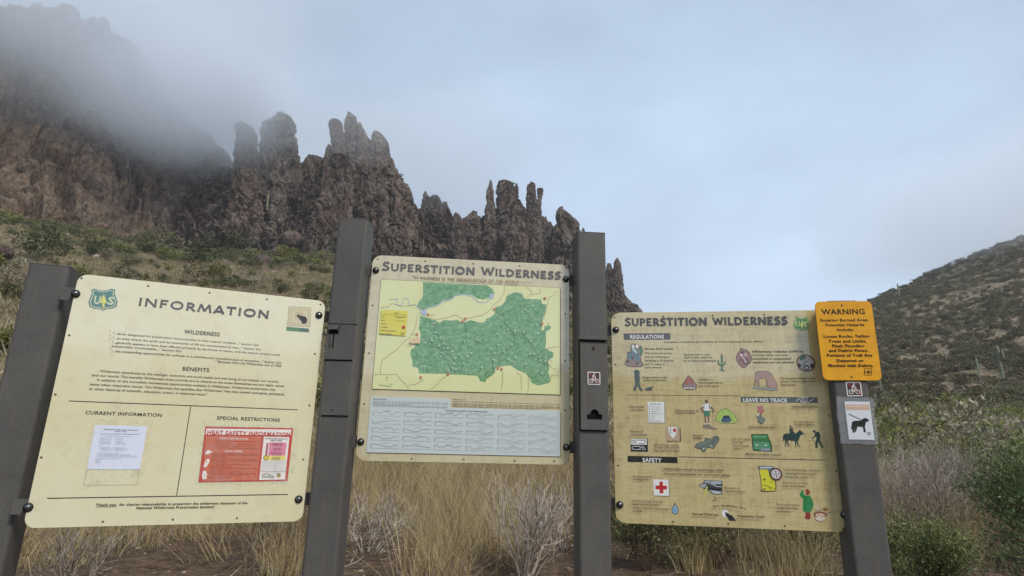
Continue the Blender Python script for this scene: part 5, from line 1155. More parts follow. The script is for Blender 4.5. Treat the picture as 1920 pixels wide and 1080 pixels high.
def f(A):
    A.line([(1440, 875), (1600, 822)], .0034, PC(130, 130, 134)); A.ell(1395, 870, 105, 48, PC(110, 50, 44), 20); A.poly([(1296, 880), (1490, 885), (1470, 960), (1400, 985), (1330, 965)], PC(96, 48, 42)); A.poly([(1312, 905), (1480, 905), (1465, 955), (1400, 975), (1335, 955)], PC(220, 204, 186)); A.ell(1395, 876, 86, 34, PC(196, 140, 96), 18)
    for x, y in ((1345, 880), (1385, 895), (1430, 885), (1400, 865)): A.ell(x, y, 18, 10, WH, 8)
    A.ell(1475, 785, 40, 24, PC(158, 92, 44), 14); A.line([(1340, 765), (1365, 800)], .004, WH); A.line([(1365, 760), (1390, 795)], .003, PC(170, 150, 130))
pic('cooking_pot_picture', f6, f)
S.sub(ca); bolts(S, r3, [(86, 204)]); S.sub(cb); bolts(S, r3, [(102, 655), (1438, 714)])
S.sub(ca); screws(S, r3, [(78, 121), (396, 116), (720, 110), (1058, 105), (84, 430)]); S.sub(cb); screws(S, r3, [(420, 756), (748, 768), (1085, 781), (1432, 796), (92, 420), (1351, 126), (1390, 453)])
S.sub(ca); tabs(r3, S, [((86, 204), -1)], w=.05); S.sub(cb); tabs(r3, S, [((102, 655), -1), ((1438, 714), 1)], w=.05); x_, z_ = S.L(1340, 60); 
# ------------------------------------------------------------------ vegetation
bpy.context.view_layer.update()
def hit(px, py, skip=3.6):
    """where the line of sight meets the ground or the rock"""
    d = Vector(ray(px, py)); o = Vector(CAM) + d * skip
    ok, loc, nrm, i, ob, mt = SC.ray_cast(bpy.context.evaluated_depsgraph_get(), o, d)
    return np.array(loc) if ok else None
def leaf_mat(name, a, b, trans=0.25, rough=0.6):
    m = MT(name, rough, 0.25); t = m.attr('tint'); oi = m.n('ShaderNodeObjectInfo')
    c = m.mix(t, a, b); hs = m.n('ShaderNodeHueSaturation')
    m.l(c, hs.inputs['Color']); v = m.n('ShaderNodeMapRange'); v.inputs['To Min'].default_value = .72; v.inputs['To Max'].default_value = 1.25
    m.l(oi.outputs['Random'], v.inputs['Value']); m.l(v.outputs[0], hs.inputs['Value']); m.col(hs.outputs[0])
    if trans:
        tr = m.n('ShaderNodeBsdfTranslucent'); m.l(hs.outputs[0], tr.inputs['Color']); mx = m.n('ShaderNodeMixShader'); mx.inputs[0].default_value = trans
        m.l(m.b.outputs[0], mx.inputs[1]); m.l(tr.outputs[0], mx.inputs[2]); m.l(mx.outputs[0], m.t.nodes['Material Output'].inputs['Surface'])
    return m.m
STRAW = leaf_mat('straw', srgb(134, 114, 80), srgb(222, 202, 152), .25)
TWIG = leaf_mat('grey_twig', srgb(98, 86, 78), srgb(186, 174, 162), 0)
BROWN_TW = leaf_mat('brown_twig', srgb(66, 52, 44), srgb(120, 100, 84), 0)
LEAF_D = leaf_mat('leaf_deep_green', srgb(52, 68, 40), srgb(112, 130, 78))
LEAF_M = leaf_mat('leaf_mid_green', srgb(78, 88, 52), srgb(154, 160, 102))
LEAF_O = leaf_mat('leaf_olive', srgb(86, 90, 48), srgb(150, 150, 90))
LEAF_G = leaf_mat('leaf_grey', srgb(106, 102, 84), srgb(166, 158, 134))
HILL_L = leaf_mat('hill_scrub_leaf', srgb(74, 71, 50), srgb(126, 118, 86), .15)
TUFT_L = leaf_mat('slope_tuft', srgb(108, 96, 74), srgb(188, 174, 140), .15)
SLOPE_G = leaf_mat('slope_olive_green', srgb(76, 80, 54), srgb(128, 128, 88))
SLOPE_D = leaf_mat('slope_dark_green', srgb(60, 68, 48), srgb(104, 110, 78))
SAG = leaf_mat('saguaro_green', srgb(104, 108, 84), srgb(146, 148, 120), 0)

def blades(n, rad, hmin, hmax, w, lean, rg, seg=4, kink=0.25):
    """thin curved blades; returns vertices, quads, tint"""
    a = rg.uniform(0, 2 * np.pi, n); r = rad * np.sqrt(rg.uniform(0, 1, n)); b = np.stack([r * np.cos(a), r * np.sin(a), np.zeros(n)], -1)
    h = rg.uniform(hmin, hmax, n); da = a + rg.normal(0, 0.9, n); ln = np.abs(rg.normal(0, lean, n)) + 0.25 * lean
    dirh = np.stack([np.cos(da), np.sin(da), 0 * da], -1); fa = rg.uniform(0, np.pi, n); sd = np.stack([np.cos(fa), np.sin(fa), 0 * fa], -1)
    V = []; wb = w * rg.uniform(.6, 1.3, n)
    wob = rg.normal(0, kink * .12, (n, 3)) * h[:, None]
    for k in range(seg + 1):
        u = k / seg; p = b + np.array([0, 0, 1]) * (h * (u - 0.25 * ln * u * u))[:, None] + dirh * (h * ln * u ** 1.6)[:, None] + wob * math.sin(u * 5)
        ww = (wb * (1 - u * .85) / 2)[:, None] * sd; V += [p - ww, p + ww]
    V = np.stack(V, 1); st = 2 * (seg + 1); F = []
    for k in range(seg): F.append(np.arange(n)[:, None] * st + np.array([2 * k, 2 * k + 1, 2 * k + 3, 2 * k + 2]))
    tint = np.repeat(rg.uniform(0, 1, n), st)
    return V.reshape(-1, 3), np.concatenate(F), tint
def leaves(P, D, L, W, rg):
    """small folded leaves at points P pointing along D"""
    n = len(P); D = D / (np.linalg.norm(D, axis=1)[:, None] + 1e-9); q = rg.normal(size=(n, 3)); S = np.cross(D, q); S /= np.linalg.norm(S, axis=1)[:, None] + 1e-9
    l = (L * rg.uniform(.6, 1.25, n))[:, None]; w = (W * rg.uniform(.7, 1.2, n))[:, None]; N = np.cross(D, S)
    V = np.stack([P, P + D * l * .5 + S * w / 2 + N * w * .15, P + D * l, P + D * l * .5 - S * w / 2 + N * w * .15], 1).reshape(-1, 3)
    F = np.arange(n)[:, None] * 4 + np.array([0, 1, 2, 3]); return V, F, np.repeat(rg.uniform(0, 1, n), 4)
def tubes(segs, rg, sides=3):
    """list of (p0, p1, r0, r1) -> tapered prisms"""
    A = np.array([s[0] for s in segs]); B = np.array([s[1] for s in segs]); ra = np.array([s[2] for s in segs]); rb = np.array([s[3] for s in segs])
    D = B - A; D /= np.linalg.norm(D, axis=1)[:, None] + 1e-9; q = np.where(np.abs(D[:, 2:3]) < .9, [[0, 0, 1.]], [[1., 0, 0]]); S = np.cross(D, q); S /= np.linalg.norm(S, axis=1)[:, None]; T = np.cross(D, S)
    V = []
    for P, r in ((A, ra), (B, rb)):
        for k in range(sides):
            t = 2 * math.pi * k / sides; V.append(P + (S * math.cos(t) + T * math.sin(t)) * r[:, None])
    V = np.stack(V, 1); n = len(segs)
    F = np.concatenate([np.arange(n)[:, None] * 2 * sides + np.array([k, (k + 1) % sides, sides + (k + 1) % sides, sides + k]) for k in range(sides)])
    return V.reshape(-1, 3), F, np.repeat(rg.uniform(0, 1, n), 2 * sides)
def branch(rg, p, d, length, r, depth, out, tips, spread=.5, up=.15, kids=3, wob=.25):
    n = 4; step = length / n
    for k in range(n):
        d = d + rg.normal(0, wob, 3) * .5 + np.array([0, 0, up * .3]); d = d / np.linalg.norm(d); q = p + d * step
        out.append((p, q, r * (1 - .18 * k / n), r * (1 - .18 * (k + 1) / n))); p = q
        if depth > 0 and k >= 1 and rg.random() < .75:
            e = d + rg.normal(0, spread, 3); branch(rg, p, e / np.linalg.norm(e), length * rg.uniform(.45, .75), r * .6, depth - 1, out, tips, spread, up, kids, wob)
        if depth <= 1: tips.append((p.copy(), d.copy()))
    if depth > 0:
        for _ in range(kids - 1):
            e = d + rg.normal(0, spread, 3); branch(rg, p, e / np.linalg.norm(e), length * rg.uniform(.5, .8), r * .6, depth - 1, out, tips, spread, up, kids, wob)
def merge(parts):
    V, F, T = [], [], []; n = 0
    for v, f, t in parts: V.append(v); F.append(f + n); T.append(t); n += len(v)
    return np.concatenate(V), np.concatenate(F), np.concatenate(T)
def vmesh(name, vft, mat):
    me = mesh_np(name, vft[0], vft[1], False); fattr(me, 'tint', vft[2]); me.materials.append(mat); return me
def shrub(h, w, nstem, nleaf, L, W, seed, depth=2, r=.008, lmat=LEAF_M, tmat=BROWN_TW, jit=.05, up=.25):
    """twigs mesh and foliage mesh of one shrub"""
    rg = np.random.default_rng(seed); out, tips = [], []
    for i in range(nstem):
        a = rg.uniform(0, 2 * np.pi); k = rg.uniform(.1, 1) * w / h; d = np.array([math.cos(a) * k, math.sin(a) * k, 1.]); d /= np.linalg.norm(d)
        p = np.array([math.cos(a), math.sin(a), 0]) * rg.uniform(0, .12) * w
        branch(rg, p, d, h * rg.uniform(.38, .6), r, depth, out, tips, .45, up)
    tw = vmesh('twigs', tubes(out, rg), tmat)
    fo = None
    if nleaf:
        P = np.array([t[0] for t in tips]); D = np.array([t[1] for t in tips]); i = rg.integers(0, len(P), nleaf)
        fo = vmesh('foliage', leaves(P[i] + rg.normal(0, jit, (nleaf, 3)), D[i] + rg.normal(0, .7, (nleaf, 3)), L, W, rg), lmat)
    return tw, fo
def puff(rx, rz, n, L, W, seed, mat, lumps=7):
    """distant shrub crown made of many small leaf clumps in several uneven lobes"""
    rg = np.random.default_rng(seed); C = np.stack([rg.normal(0, rx * .42, lumps), rg.normal(0, rx * .42, lumps), rz * rg.uniform(.3, .8, lumps)], -1); R = rg.uniform(.3, .55, lumps) * rx
    i = rg.integers(0, lumps, n); q = rg.normal(size=(n, 3)); q /= np.linalg.norm(q, axis=1)[:, None]; rr = rg.uniform(.35, 1, n) ** .5
    P = C[i] + q * (R[i] * rr)[:, None] * (1, 1, .8); P[:, 2] = np.abs(P[:, 2]); D = q + rg.normal(0, .6, (n, 3)) + (0, 0, .3)
    return vmesh('foliage', leaves(P, D, L, W, rg), mat)

def scatter(name, meshes, P, rz, sc, idx, kind='stuff', tilt=None):
    """many small plants or stones as one object: points that carry rotation, scale and variant"""
    me = bpy.data.meshes.new(name); me.vertices.add(len(P)); me.vertices.foreach_set('co', np.asarray(P, np.float32).ravel())
    fattr(me, 'rz', rz); fattr(me, 'sc', sc); fattr(me, 'tl', tilt if tilt is not None else np.zeros(len(P)))
    a = me.attributes.new('ix', 'INT', 'POINT'); a.data.foreach_set('value', np.asarray(idx, np.int32))
    o = link(name, me); tag(o, kind=kind)
    ng = bpy.data.node_groups.new(name, 'GeometryNodeTree'); ng.interface.new_socket('Geometry', in_out='INPUT', socket_type='NodeSocketGeometry'); ng.interface.new_socket('Geometry', in_out='OUTPUT', socket_type='NodeSocketGeometry')
    N = ng.nodes.new; Lk = ng.links.new; gi, go = N('NodeGroupInput'), N('NodeGroupOutput'); iop = N('GeometryNodeInstanceOnPoints'); g2 = N('GeometryNodeGeometryToInstance')
    for m in reversed(meshes):
        so = bpy.data.objects.new(name + '_source', m); oi = N('GeometryNodeObjectInfo'); oi.inputs['Object'].default_value = so; oi.inputs['As Instance'].default_value = True; Lk(oi.outputs['Geometry'], g2.inputs[0])
    mp_ = N('GeometryNodeMeshToPoints'); Lk(gi.outputs[0], mp_.inputs[0]); Lk(mp_.outputs[0], iop.inputs['Points']); Lk(g2.outputs[0], iop.inputs['Instance']); iop.inputs['Pick Instance'].default_value = True
    def at(n_, t='FLOAT'):
        x = N('GeometryNodeInputNamedAttribute'); x.data_type = t; x.inputs[0].default_value = n_; return x.outputs['Attribute']
    Lk(at('ix', 'INT'), iop.inputs['Instance Index']); cb_ = N('ShaderNodeCombineXYZ'); Lk(at('rz'), cb_.inputs['Z']); Lk(at('tl'), cb_.inputs['X'])
    er = N('FunctionNodeEulerToRotation'); Lk(cb_.outputs[0], er.inputs[0]); Lk(er.outputs[0], iop.inputs['Rotation']); Lk(at('sc'), iop.inputs['Scale']); Lk(iop.outputs[0], go.inputs[0])
    md = o.modifiers.new('scatter', 'NODES'); md.node_group = ng
    return o
def field(n, a0, a1, r0, r1, pw=1.0, keep=None, seed=0):
    rg = np.random.default_rng(seed); a = np.radians(rg.uniform(a0, a1, n)); r = (r0 ** (pw + 1) + (r1 ** (pw + 1) - r0 ** (pw + 1)) * rg.uniform(0, 1, n)) ** (1 / (pw + 1))
    x, y = r * np.sin(a), r * np.cos(a); P = np.stack([x, y, ground_z(x, y) - .02], -1)
    if keep is not None: P = P[keep(P, np.degrees(a), r, rg)]
    return P, rg
def spread(name, meshes, P, rg, s0, s1, tilt=0.0):
    n = len(P); return scatter(name, meshes, P, rg.uniform(0, 6.28, n), rg.uniform(s0, s1, n), rg.integers(0, len(meshes), n), tilt=rg.normal(0, tilt, n) if tilt else None)

# dry grass of the foreground
G = [vmesh('g', blades(46, .15, .35, .85, .0042, .35, np.random.default_rng(k)), STRAW) for k in range(3)]
G += [vmesh('g', blades(34, .26, .15, .6, .0038, 1.0, np.random.default_rng(9 + k), kink=1.6, seg=6), [STRAW, TWIG, STRAW, BROWN_TW][k]) for k in range(4)]
def kp(P, a, r, rg):
    nz_ = gnoise(np.stack([P[:, 0] * .55, P[:, 1] * .55, 0 * r], -1)) + .35 * gnoise(np.stack([P[:, 0] * 2, P[:, 1] * 2, 0 * r + 5], -1))
    dens = np.where(a < -14, .28, np.where(a < 7, .38, np.where(a < 30, -.5, -.55))) + np.clip((r - 6.5) / 4, -1, .5) * .7
    dens = np.where((a > -16) & (a < -8) & (r < 7.2), -1, dens)
    return nz_ + dens > 0.05
P, rg = field(6200, -52, 46, 4.4, 17, .35, kp, 21)
spread('dry_grass', G, P, rg, .45, 1.1, .3)
P, rg = field(46, 15, 27, 5.2, 7, .6, lambda P, a, r, g_: gnoise(P * (1.1, 1.1, 0) + 3) > -.15, 22)
spread('dry_grass', G[:3], P, rg, .55, 1.0, .3)
# fallen twigs and stalks on the soil
def litter(seed):
    rg = np.random.default_rng(seed); s = []
    for _ in range(16):
        p = np.array([*rg.uniform(-.3, .3, 2), rg.uniform(.0, .04)]); d = rg.normal(size=3) * (1, 1, .15); d /= np.linalg.norm(d); l = rg.uniform(.06, .3)
        q = p + d * l / 2 + rg.normal(0, .01, 3); s += [(p, q, .0026, .0022), (q, q + (d + rg.normal(0, .2, 3)) * l / 2, .0022, .0012)]
    return vmesh('litter', tubes(s, rg), [TWIG, BROWN_TW, STRAW, BROWN_TW][seed % 4])
P, rg = field(420, -50, 46, 3.6, 12, .4, None, 31); spread('twig_litter', [litter(k) for k in range(4)], P, rg, .6, 1.3)
def stone(seed):
    rg = np.random.default_rng(seed); bm = bmesh.new(); bmesh.ops.create_icosphere(bm, subdivisions=2, radius=1); s = rg.uniform(.5, 1.2, 3) * (1, 1, .6)
    V = np.array([v.co for v in bm.verts]); d = 1 + .3 * gnoise(V * 1.1 + seed) + .12 * gnoise(V * 2.6 + seed)
    for v, k in zip(bm.verts, d): v.co = Vector(np.array(v.co) * k * s)
    me = bpy.data.meshes.new('stone'); bm.to_mesh(me); bm.free(); fattr(me, 'tint', rg.uniform(0, 1) * np.ones(len(V))); me.materials.append(STONE); return me
STONE = MT('stone', .9, .2); _oi = STONE.n('ShaderNodeObjectInfo'); _c = STONE.ramp(_oi.outputs['Random'], [(0., srgb(104, 84, 70)), (.7, srgb(128, 108, 92)), (1., srgb(190, 176, 158))])
STONE.col(STONE.mix(STONE.ramp(STONE.noise(STONE.obj(), 3, 5, .7), [(.4, 0.), (.7, .5)]), _c, srgb(80, 68, 60))); STONE = STONE.m
ST = [stone(k + 3) for k in range(5)]
P, rg = field(9000, -52, 48, 3.4, 14, .3, None, 41); n = len(P); scatter('loose_stones', ST, P + (0, 0, .015), rg.uniform(0, 6.28, n), .005 + .022 * rg.uniform(0, 1, n) ** 4, rg.integers(0, 5, n))

# slope tufts to the left, scrub on the right hill
TU = [vmesh('t', blades(44, .24, .22, .5, .035, .6, np.random.default_rng(60 + k), seg=2), TUFT_L) for k in range(4)]
P, rg = field(17000, -66, 18, 12, 172, .25, lambda P, a, r, g_: (gnoise(P * (.09, .09, 0) + 11) - .25 + .5 * gnoise(P * (.4, .4, 0)) > -.42), 51)
spread('slope_tufts', TU, P, rg, .7, 2.1, .1)
BG = [puff(.55, .7, 260, .16, .09, 70 + k, [SLOPE_G, LEAF_O, SLOPE_G, LEAF_G][k]) for k in range(4)]
P, rg = field(3400, -66, 14, 14, 168, .8, lambda P, a, r, g_: gnoise(P * (.06, .06, 0) + 2) + .25 * g_.normal(size=len(r)) > .02, 52)
spread('slope_scrub', BG, P, rg, .6, 1.9)
HB = [puff(.9, .9, 230, .26, .16, 80 + k, HILL_L) for k in range(5)] + [puff(.8, .7, 200, .2, .12, 90, LEAF_G)]
P, rg = field(22000, 8, 66, 75, 345, .8, lambda P, a, r, g_: gnoise(P * (.06, .06, 0) + 6) + .3 * g_.normal(size=len(r)) > -.35, 53)
spread('hill_scrub', HB, P, rg, .5, 1.45)
P, rg = field(3000, 10, 60, 90, 340, .8, None, 57); n = len(P); scatter('hill_stones', ST, P, rg.uniform(0, 6.28, n), .2 + .7 * rg.uniform(0, 1, n) ** 2, rg.integers(0, 5, n))
P, rg = field(1500, -66, 10, 20, 170, .8, None, 58); n = len(P); scatter('slope_stones', ST, P, rg.uniform(0, 6.28, n), .08 + .5 * rg.uniform(0, 1, n) ** 3, rg.integers(0, 5, n))
VB = [puff(.8, 1.0, 900, .10, .05, 100 + k, [LEAF_O, LEAF_M, LEAF_G, LEAF_G, LEAF_O][k], 9) for k in range(5)]
P, rg = field(1700, 14, 62, 13, 110, .7, lambda P, a, r, g_: gnoise(P * (.11, .11, 0) + 4) > -.28, 54)
n = len(P); vi = np.clip(((gnoise(P * (.07, .07, 0) + 8) + .75) / 1.5 * 5 + rg.normal(0, .7, n)).astype(int), 0, 4); scatter('valley_scrub', VB, P, rg.uniform(0, 6.28, n), .35 + .95 * rg.uniform(0, 1, n) ** 1.5, vi)
P, rg = field(700, 66, 294, 9, 160, .8, None, 55); spread('scrub_behind', HB, P, rg, .7, 1.8)
# scattered bushes on the ledges of the rock faces
LP = []
for k in range(900):
    px, py = rnd.uniform(-10, 1200), rnd.uniform(150, 480); d = Vector(ray(px, py)); ok, loc, nr_, i_, ob, _ = SC.ray_cast(bpy.context.evaluated_depsgraph_get(), Vector(CAM) + d * 60, d)
    if ok and ob.name.startswith(('mountain', 'rock')) and nr_.z > .42: LP.append(loc)
if LP:
    P = np.array(LP); rg = np.random.default_rng(3); spread('ledge_scrub', HB, P - (0, 0, .3), rg, .5, 1.3)

# ---- plants one can point at
def plant(name, label, cat, loc, tw, fo, rz=0, sc=1, group=None, twname='twigs', foname='foliage'):
    root = empty(name, (loc[0], loc[1], loc[2] - .03), rz); root.scale = (sc,) * 3; tag(root, label, cat, group)
    if tw:
        o = bpy.data.objects.new(twname, tw); COL.objects.link(o); o.parent = root
    if fo:
        o = bpy.data.objects.new(foname, fo); COL.objects.link(o); o.parent = root
    return root
def pol(px, r):
    a = azel(px, 900)[0]; x, y = r * math.sin(R_(a)), r * math.cos(R_(a)); return np.array([x, y, gz(x, y)])
tw, _ = shrub(.95, .55, 26, 0, 0, 0, 201, 2, .0065, tmat=TWIG, up=.35); plant('dead_shrub', 'bare silver grey twiggy shrub rising below the lower right corner of the map board', 'dead shrub', pol(985, 5.0), tw, None, sc=.8)
tw2, _ = shrub(.6, .9, 22, 0, 0, 0, 202, 2, .005, tmat=TWIG, up=.05); plant('dead_shrub', 'low sprawling grey twigs beside the foot of the padlock slot post', 'dead shrub', pol(700, 5.9), tw2, None, sc=1.0)
tw3, _ = shrub(.7, .7, 18, 0, 0, 0, 203, 2, .005, tmat=BROWN_TW, up=.1); plant('dead_shrub', 'dark brown bare twigs under the lower right corner of the information board', 'dead shrub', pol(555, 5.6), tw3, None, sc=1.0)
tw4, _ = shrub(.5, .7, 14, 0, 0, 0, 204, 2, .005, tmat=TWIG, up=.1); plant('dead_shrub', 'thin pale twigs under the middle of the information board', 'dead shrub', pol(185, 5.2), tw4, None, sc=.9)
plant('dead_shrub', 'pale bare twigs at the foot of the post with the slotted door', 'dead shrub', pol(1052, 6.2), tw4, None, 2.0, 1.3)
tb, fb = shrub(.95, .7, 22, 5200, .045, .017, 210, 2, .006, LEAF_M); 
plant('leafy_bush', 'low dark green leafy bush under the left end of the regulations board', 'bush', pol(1205, 5.6), tb, fb, .4, .8)
plant('leafy_bush', 'dark leafy bush behind dry stalks under the middle of the regulations board', 'bush', pol(1330, 6.0), tb, fb, 2.2, .85)
plant('leafy_bush', 'green leafy bush under the right end of the regulations board', 'bush', pol(1500, 6.4), tb, fb, 3.9, .85)
tc_, fc_ = shrub(.8, .8, 24, 6500, .040, .018, 211, 2, .005, LEAF_M)
plant('leafy_bush', 'dark bush among golden stalks, second from the slotted door post under the regulations board', 'bush', pol(1265, 7.0), tb, fb, 5.2, .9)
plant('leafy_bush', 'bright green small leaved bush at the foot of the right post', 'bush', pol(1700, 5.6), tc_, fc_, 1.2, .7)
plant('leafy_bush', 'small green bush between the right post and the bare soil patch', 'bush', pol(1740, 6.6), tc_, fc_, 4.0, .55)
td, fd = shrub(1.35, 1.1, 26, 9500, .062, .020, 212, 2, .008, LEAF_D, jit=.07)
plant('willow_like_bush', 'large deep green long leaved bush filling the bottom right corner', 'bush', pol(2010, 4.9), td, fd, .6, .6)
plant('willow_like_bush', 'deep green long leaved bush farther back, behind the one in the corner', 'bush', pol(1960, 8.0), td, fd, 2.9, .72)
te, fe = shrub(1.5, 1.4, 34, 1800, .03, .009, 213, 3, .0085, LEAF_G, TWIG, jit=.08)
plant('brush', 'big tangled grey brush with few leaves just right of the right post', 'bush', pol(1715, 8.6), te, fe, 0, .62)
plant('brush', 'tangled grey brown brush between the grey brush and the green corner bush', 'bush', pol(1790, 10.6), te, fe, 2.4, .6)
for i, (px, r, sc, m_, lab) in enumerate(((1792, 52, 2.6, 0, 'wide yellow green bush at the foot of the right hill, above the grey brush'), (1890, 46, 2.0, 1, 'bright green bush at the right edge, at the foot of the hill'), (1690, 44, 2.0, 0, 'olive bush just right of the yellow plate, at the foot of the hill'), (1745, 27, 2.3, 2, 'wide grey thicket in the valley behind the grey brush'), (1850, 24, 2.0, 2, 'brownish grey thicket at the right, below the bright green bush'), (1660, 21, 1.6, 4, 'olive bush beside the edge of the dog notice'))):
    plant('valley_bush', lab, 'bush', pol(px, r), None, VB[m_], i * 1.3, sc)
def foot(P, a, r, g_): return gnoise(P * (.08, .08, 0) + 9) > -.25
P, rg = field(520, -64, -12, 118, 158, .5, foot, 59); spread('rock_foot_scrub', BG[:3], P, rg, 1.2, 3.0)
SB = [puff(.8, .9, 800, .11, .06, 120 + k, m_, 9) for k, m_ in enumerate((SLOPE_G, LEAF_O, SLOPE_D))]
for i, (px, py, wpx, m_, lab) in enumerate(((390, 528, 70, 1, 'yellow green bush on the slope above the title INFORMATION'), (380, 492, 90, 2, 'dark green bush at the rock foot above the yellow green bush'), (70, 482, 100, 2, 'wide green bush at the rock foot near the left edge'), (170, 470, 60, 0, 'green bush at the rock foot above the leftmost post'), (285, 470, 90, 0, 'broad green bush at the rock foot below the straight black crack'), (450, 466, 70, 0, 'green bush at the rock foot under the square buttress'), (590, 552, 50, 0, 'grey green bush on the slope left of the padlock slot post'), (530, 548, 36, 2, 'small dark bush on the slope above the right end of the information board'), (10, 650, 70, 1, 'bright green bush at the left edge behind the leftmost post'), (20, 560, 70, 0, 'green bush at the left edge above the bright green one'), (545, 490, 60, 1, 'light green bush right of the grey boulder'), (640, 480, 50, 2, 'dark bush at the rock foot beside the padlock slot post'))):
    p = hit(px, py)
    if p is None: continue
    plant('slope_bush', lab, 'bush', p, None, SB[m_], i * 1.7, wpx / 2.5 / F_PX * np.hypot(p[0], p[1]) / .8)

# saguaro cacti
def saguaro(px, py, hpx, arms, label, seed):
    p = hit(px, py, 30)
    if p is None: return
    h = hpx / F_PX * np.hypot(p[0], p[1]) * .97; root = empty('saguaro', p - (0, 0, .3), seed); tag(root, label, 'cactus', 'saguaro cacti on the slopes')
    rg = np.random.default_rng(seed)
    def limb(name, path, rad):
        path = np.array(path); n, sg = len(path), 20; V = []
        for k, q in enumerate(path):
            d = path[min(k + 1, n - 1)] - path[max(k - 1, 0)]; d /= np.linalg.norm(d); s = np.cross(d, [0, 1, .01]); s /= np.linalg.norm(s); t = np.cross(d, s)
            u = k / (n - 1); rr = rad * (.85 + .15 * math.sin(u * 3)) * math.sqrt(max(0, 1 - max(0, (u - .86) / .14) ** 2) + .02)
            for j in range(sg):
                a = 2 * math.pi * j / sg; f = rr * (1 + .09 * (1 if j % 2 else -1)); V.append(q + (s * math.cos(a) + t * math.sin(a)) * f)
        me = mesh_np(name, V, grid_faces(n, sg, True)); fattr(me, 'tint', rg.uniform(0, 1, len(V))); link(name, me, SAG, root)
    R0 = h * .045
    limb('trunk', [(0, 0, z) for z in np.linspace(0, h, 16)], R0)
    for k in range(arms):
        s = 1 if k % 2 else -1; z0 = h * rg.uniform(.35, .6); l = h * rg.uniform(.09, .14); t = h * rg.uniform(.15, .35)
        limb('arm', [(s * l * math.sin(u), 0, z0 + l * (1 - math.cos(u)) * .6) for u in np.linspace(0, 1.5, 6)] + [(s * l, 0, z0 + l * .6 + t * v) for v in np.linspace(.15, 1, 7)], R0 * .75)
for a in ((1686, 556, 24, 0, 'lone thin cactus standing on the skyline of the right hill', 1), (1880, 708, 52, 2, 'tallest cactus on the right hill, with upright arms', 2), (1836, 704, 30, 1, 'shorter cactus just left of the tallest one on the right hill', 3), (1653, 738, 26, 0, 'thin cactus beside the right edge of the yellow plate', 4), (500, 392, 34, 0, 'pale cactus on a rock ledge under the broad twin peak', 5), (792, 474, 30, 0, 'dark cactus at the rock foot above the left half of the map board', 6), (1848, 752, 18, 0, 'small cactus low on the right hill, below the two taller ones', 8)):
    saguaro(*a)
# boulders
def boulder(px, py, wpx, label, seed, mat):
    p = hit(px, py, 20)
    if p is None: return
    w = wpx / 2 / F_PX * np.hypot(p[0], p[1]); bm = bmesh.new(); bmesh.ops.create_icosphere(bm, subdivisions=5, radius=1); V = np.array([v.co for v in bm.verts]); F = np.array([[v.index for v in f.verts] for f in bm.faces]); bm.free()
    V = V * (1 + .22 * fbm(V * .9 + seed, 3)[:, None] + .10 * (crag(V * 2, 1, 1.2, seed)[:, None] - .4)) * (1, .9, .8) * w
    o = link('boulder', mesh_np('boulder', V, F), mat, None, tuple(p)); tag(o, label, 'boulder', 'boulders at the rock foot')
for a in ((546, 450, 44, 'large round brown boulder leaning on the rock face under the twin peaks', 1, ROCK_M), (522, 474, 26, 'small pinkish boulder on the grass below the large round one', 2, ROCK_L), (491, 490, 34, 'low grey boulder on the grass, left of the light green bush', 3, ROCK_R), (4, 474, 28, 'dark boulder at the left edge at the rock foot', 4, ROCK_R)):
    boulder(*a)
# ------------------------------------------------------------------ air and low cloud
def volume_box(name, c, s, dens, colr=(0.93, 0.96, 1.0)):
    bm = bmesh.new(); bmesh.ops.create_cube(bm, size=2)
    for v in bm.verts: v.co = Vector((v.co.x * s[0], v.co.y * s[1], v.co.z * s[2]))
    me = bpy.data.meshes.new(name); bm.to_mesh(me); bm.free(); o = link(name, me, None, None, c); tag(o, kind='stuff')
    m = bpy.data.materials.new(name); m.use_nodes = True; t = m.node_tree; t.nodes.clear(); pv = t.nodes.new('ShaderNodeVolumePrincipled'); pv.inputs['Color'].default_value = (*colr, 1); pv.inputs['Density'].default_value = dens; pv.inputs['Anisotropy'].default_value = 0.2
    ou = t.nodes.new('ShaderNodeOutputMaterial'); t.links.new(pv.outputs[0], ou.inputs['Volume']); me.materials.append(m); return o, m, pv
zlow = float(GV[:, 2].min())
volume_box('haze', (0, 0, (zlow - 1 + 260) / 2), (905, 905, (260 - zlow + 1) / 2), 0.0003)
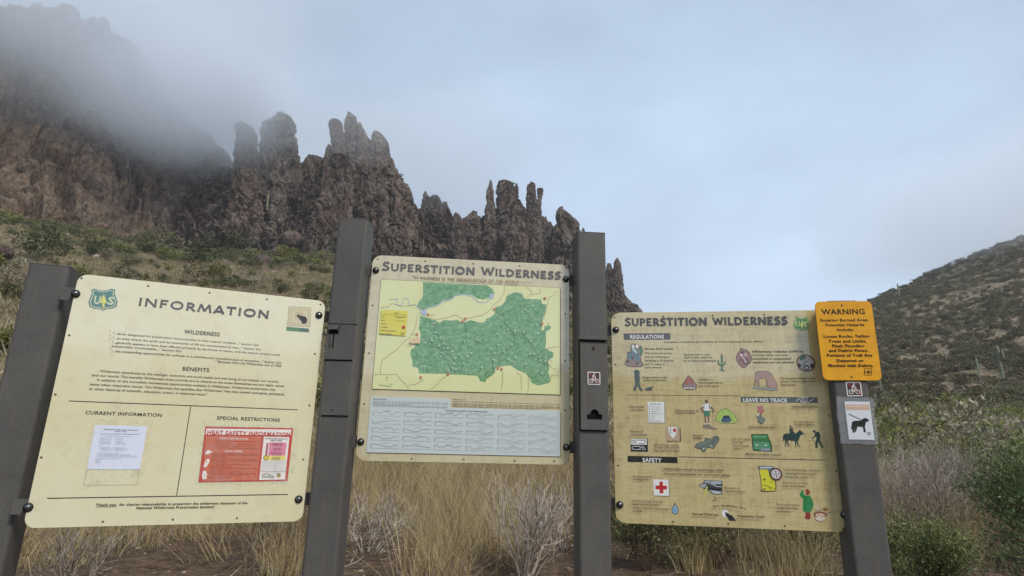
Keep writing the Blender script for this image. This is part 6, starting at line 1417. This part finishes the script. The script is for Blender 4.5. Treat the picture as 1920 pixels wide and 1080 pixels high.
def cloud(c, s, dens, nscale=.022, edge=.55, seed=0.0, rot=0.0):
    """a bank of mist: density fades out towards the rim and is broken up by noise"""
    o, m, pv = volume_box('cloud', c, s, 0); o.rotation_euler.z = rot; t = m.node_tree; N, Lk = t.nodes.new, t.links.new
    tc_ = N('ShaderNodeTexCoord'); sc_ = N('ShaderNodeVectorMath'); sc_.operation = 'DIVIDE'; sc_.inputs[1].default_value = s; Lk(tc_.outputs['Object'], sc_.inputs[0])
    ln = N('ShaderNodeVectorMath'); ln.operation = 'LENGTH'; Lk(sc_.outputs[0], ln.inputs[0])
    ad = N('ShaderNodeVectorMath'); ad.operation = 'ADD'; ad.inputs[1].default_value = (seed * 31, seed * 17, seed * 5); Lk(tc_.outputs['Object'], ad.inputs[0])
    nz_ = N('ShaderNodeTexNoise'); nz_.inputs['Scale'].default_value = nscale; nz_.inputs['Detail'].default_value = 3; nz_.inputs['Roughness'].default_value = .5; Lk(ad.outputs[0], nz_.inputs['Vector'])
    a = N('ShaderNodeMath'); a.operation = 'MULTIPLY_ADD'; a.inputs[1].default_value = 1.1; a.inputs[2].default_value = .45; Lk(nz_.outputs[0], a.inputs[0])
    b = N('ShaderNodeMath'); b.operation = 'SUBTRACT'; Lk(a.outputs[0], b.inputs[0]); Lk(ln.outputs['Value'], b.inputs[1])
    r = N('ShaderNodeMapRange'); r.interpolation_type = 'SMOOTHSTEP'; r.inputs['From Min'].default_value = 0; r.inputs['From Max'].default_value = edge; r.inputs['To Max'].default_value = dens; Lk(b.outputs[0], r.inputs['Value']); Lk(r.outputs[0], pv.inputs['Density'])
    return o
cloud(tuple(at_r(150, -30, 165)), (72, 40, 44), .012, seed=1.0, rot=.62)
cloud(tuple(at_r(285, 120, 172)), (46, 26, 38), .026, seed=1.7, rot=.55)
cloud(tuple(at_r(355, 215, 180)), (30, 14, 28), .045, seed=6.2, rot=.5)
cloud(tuple(at_r(400, 200, 200)), (34, 14, 36), .05, seed=5.2, rot=.5)
cloud(tuple(at_r(560, 200, 206)), (50, 10, 34), .025, seed=3.7, rot=.35)
cloud(tuple(at_r(470, 215, 176)), (28, 8, 20), .04, seed=8.1, rot=.4)
cloud(tuple(at_r(665, 225, 178)), (26, 8, 18), .022, seed=9.4, rot=.3)
cloud((-42, 232, 118), (70, 40, 34), .02, seed=2.3)
cloud((245, 262, 112), (110, 90, 46), .013, seed=4.1)
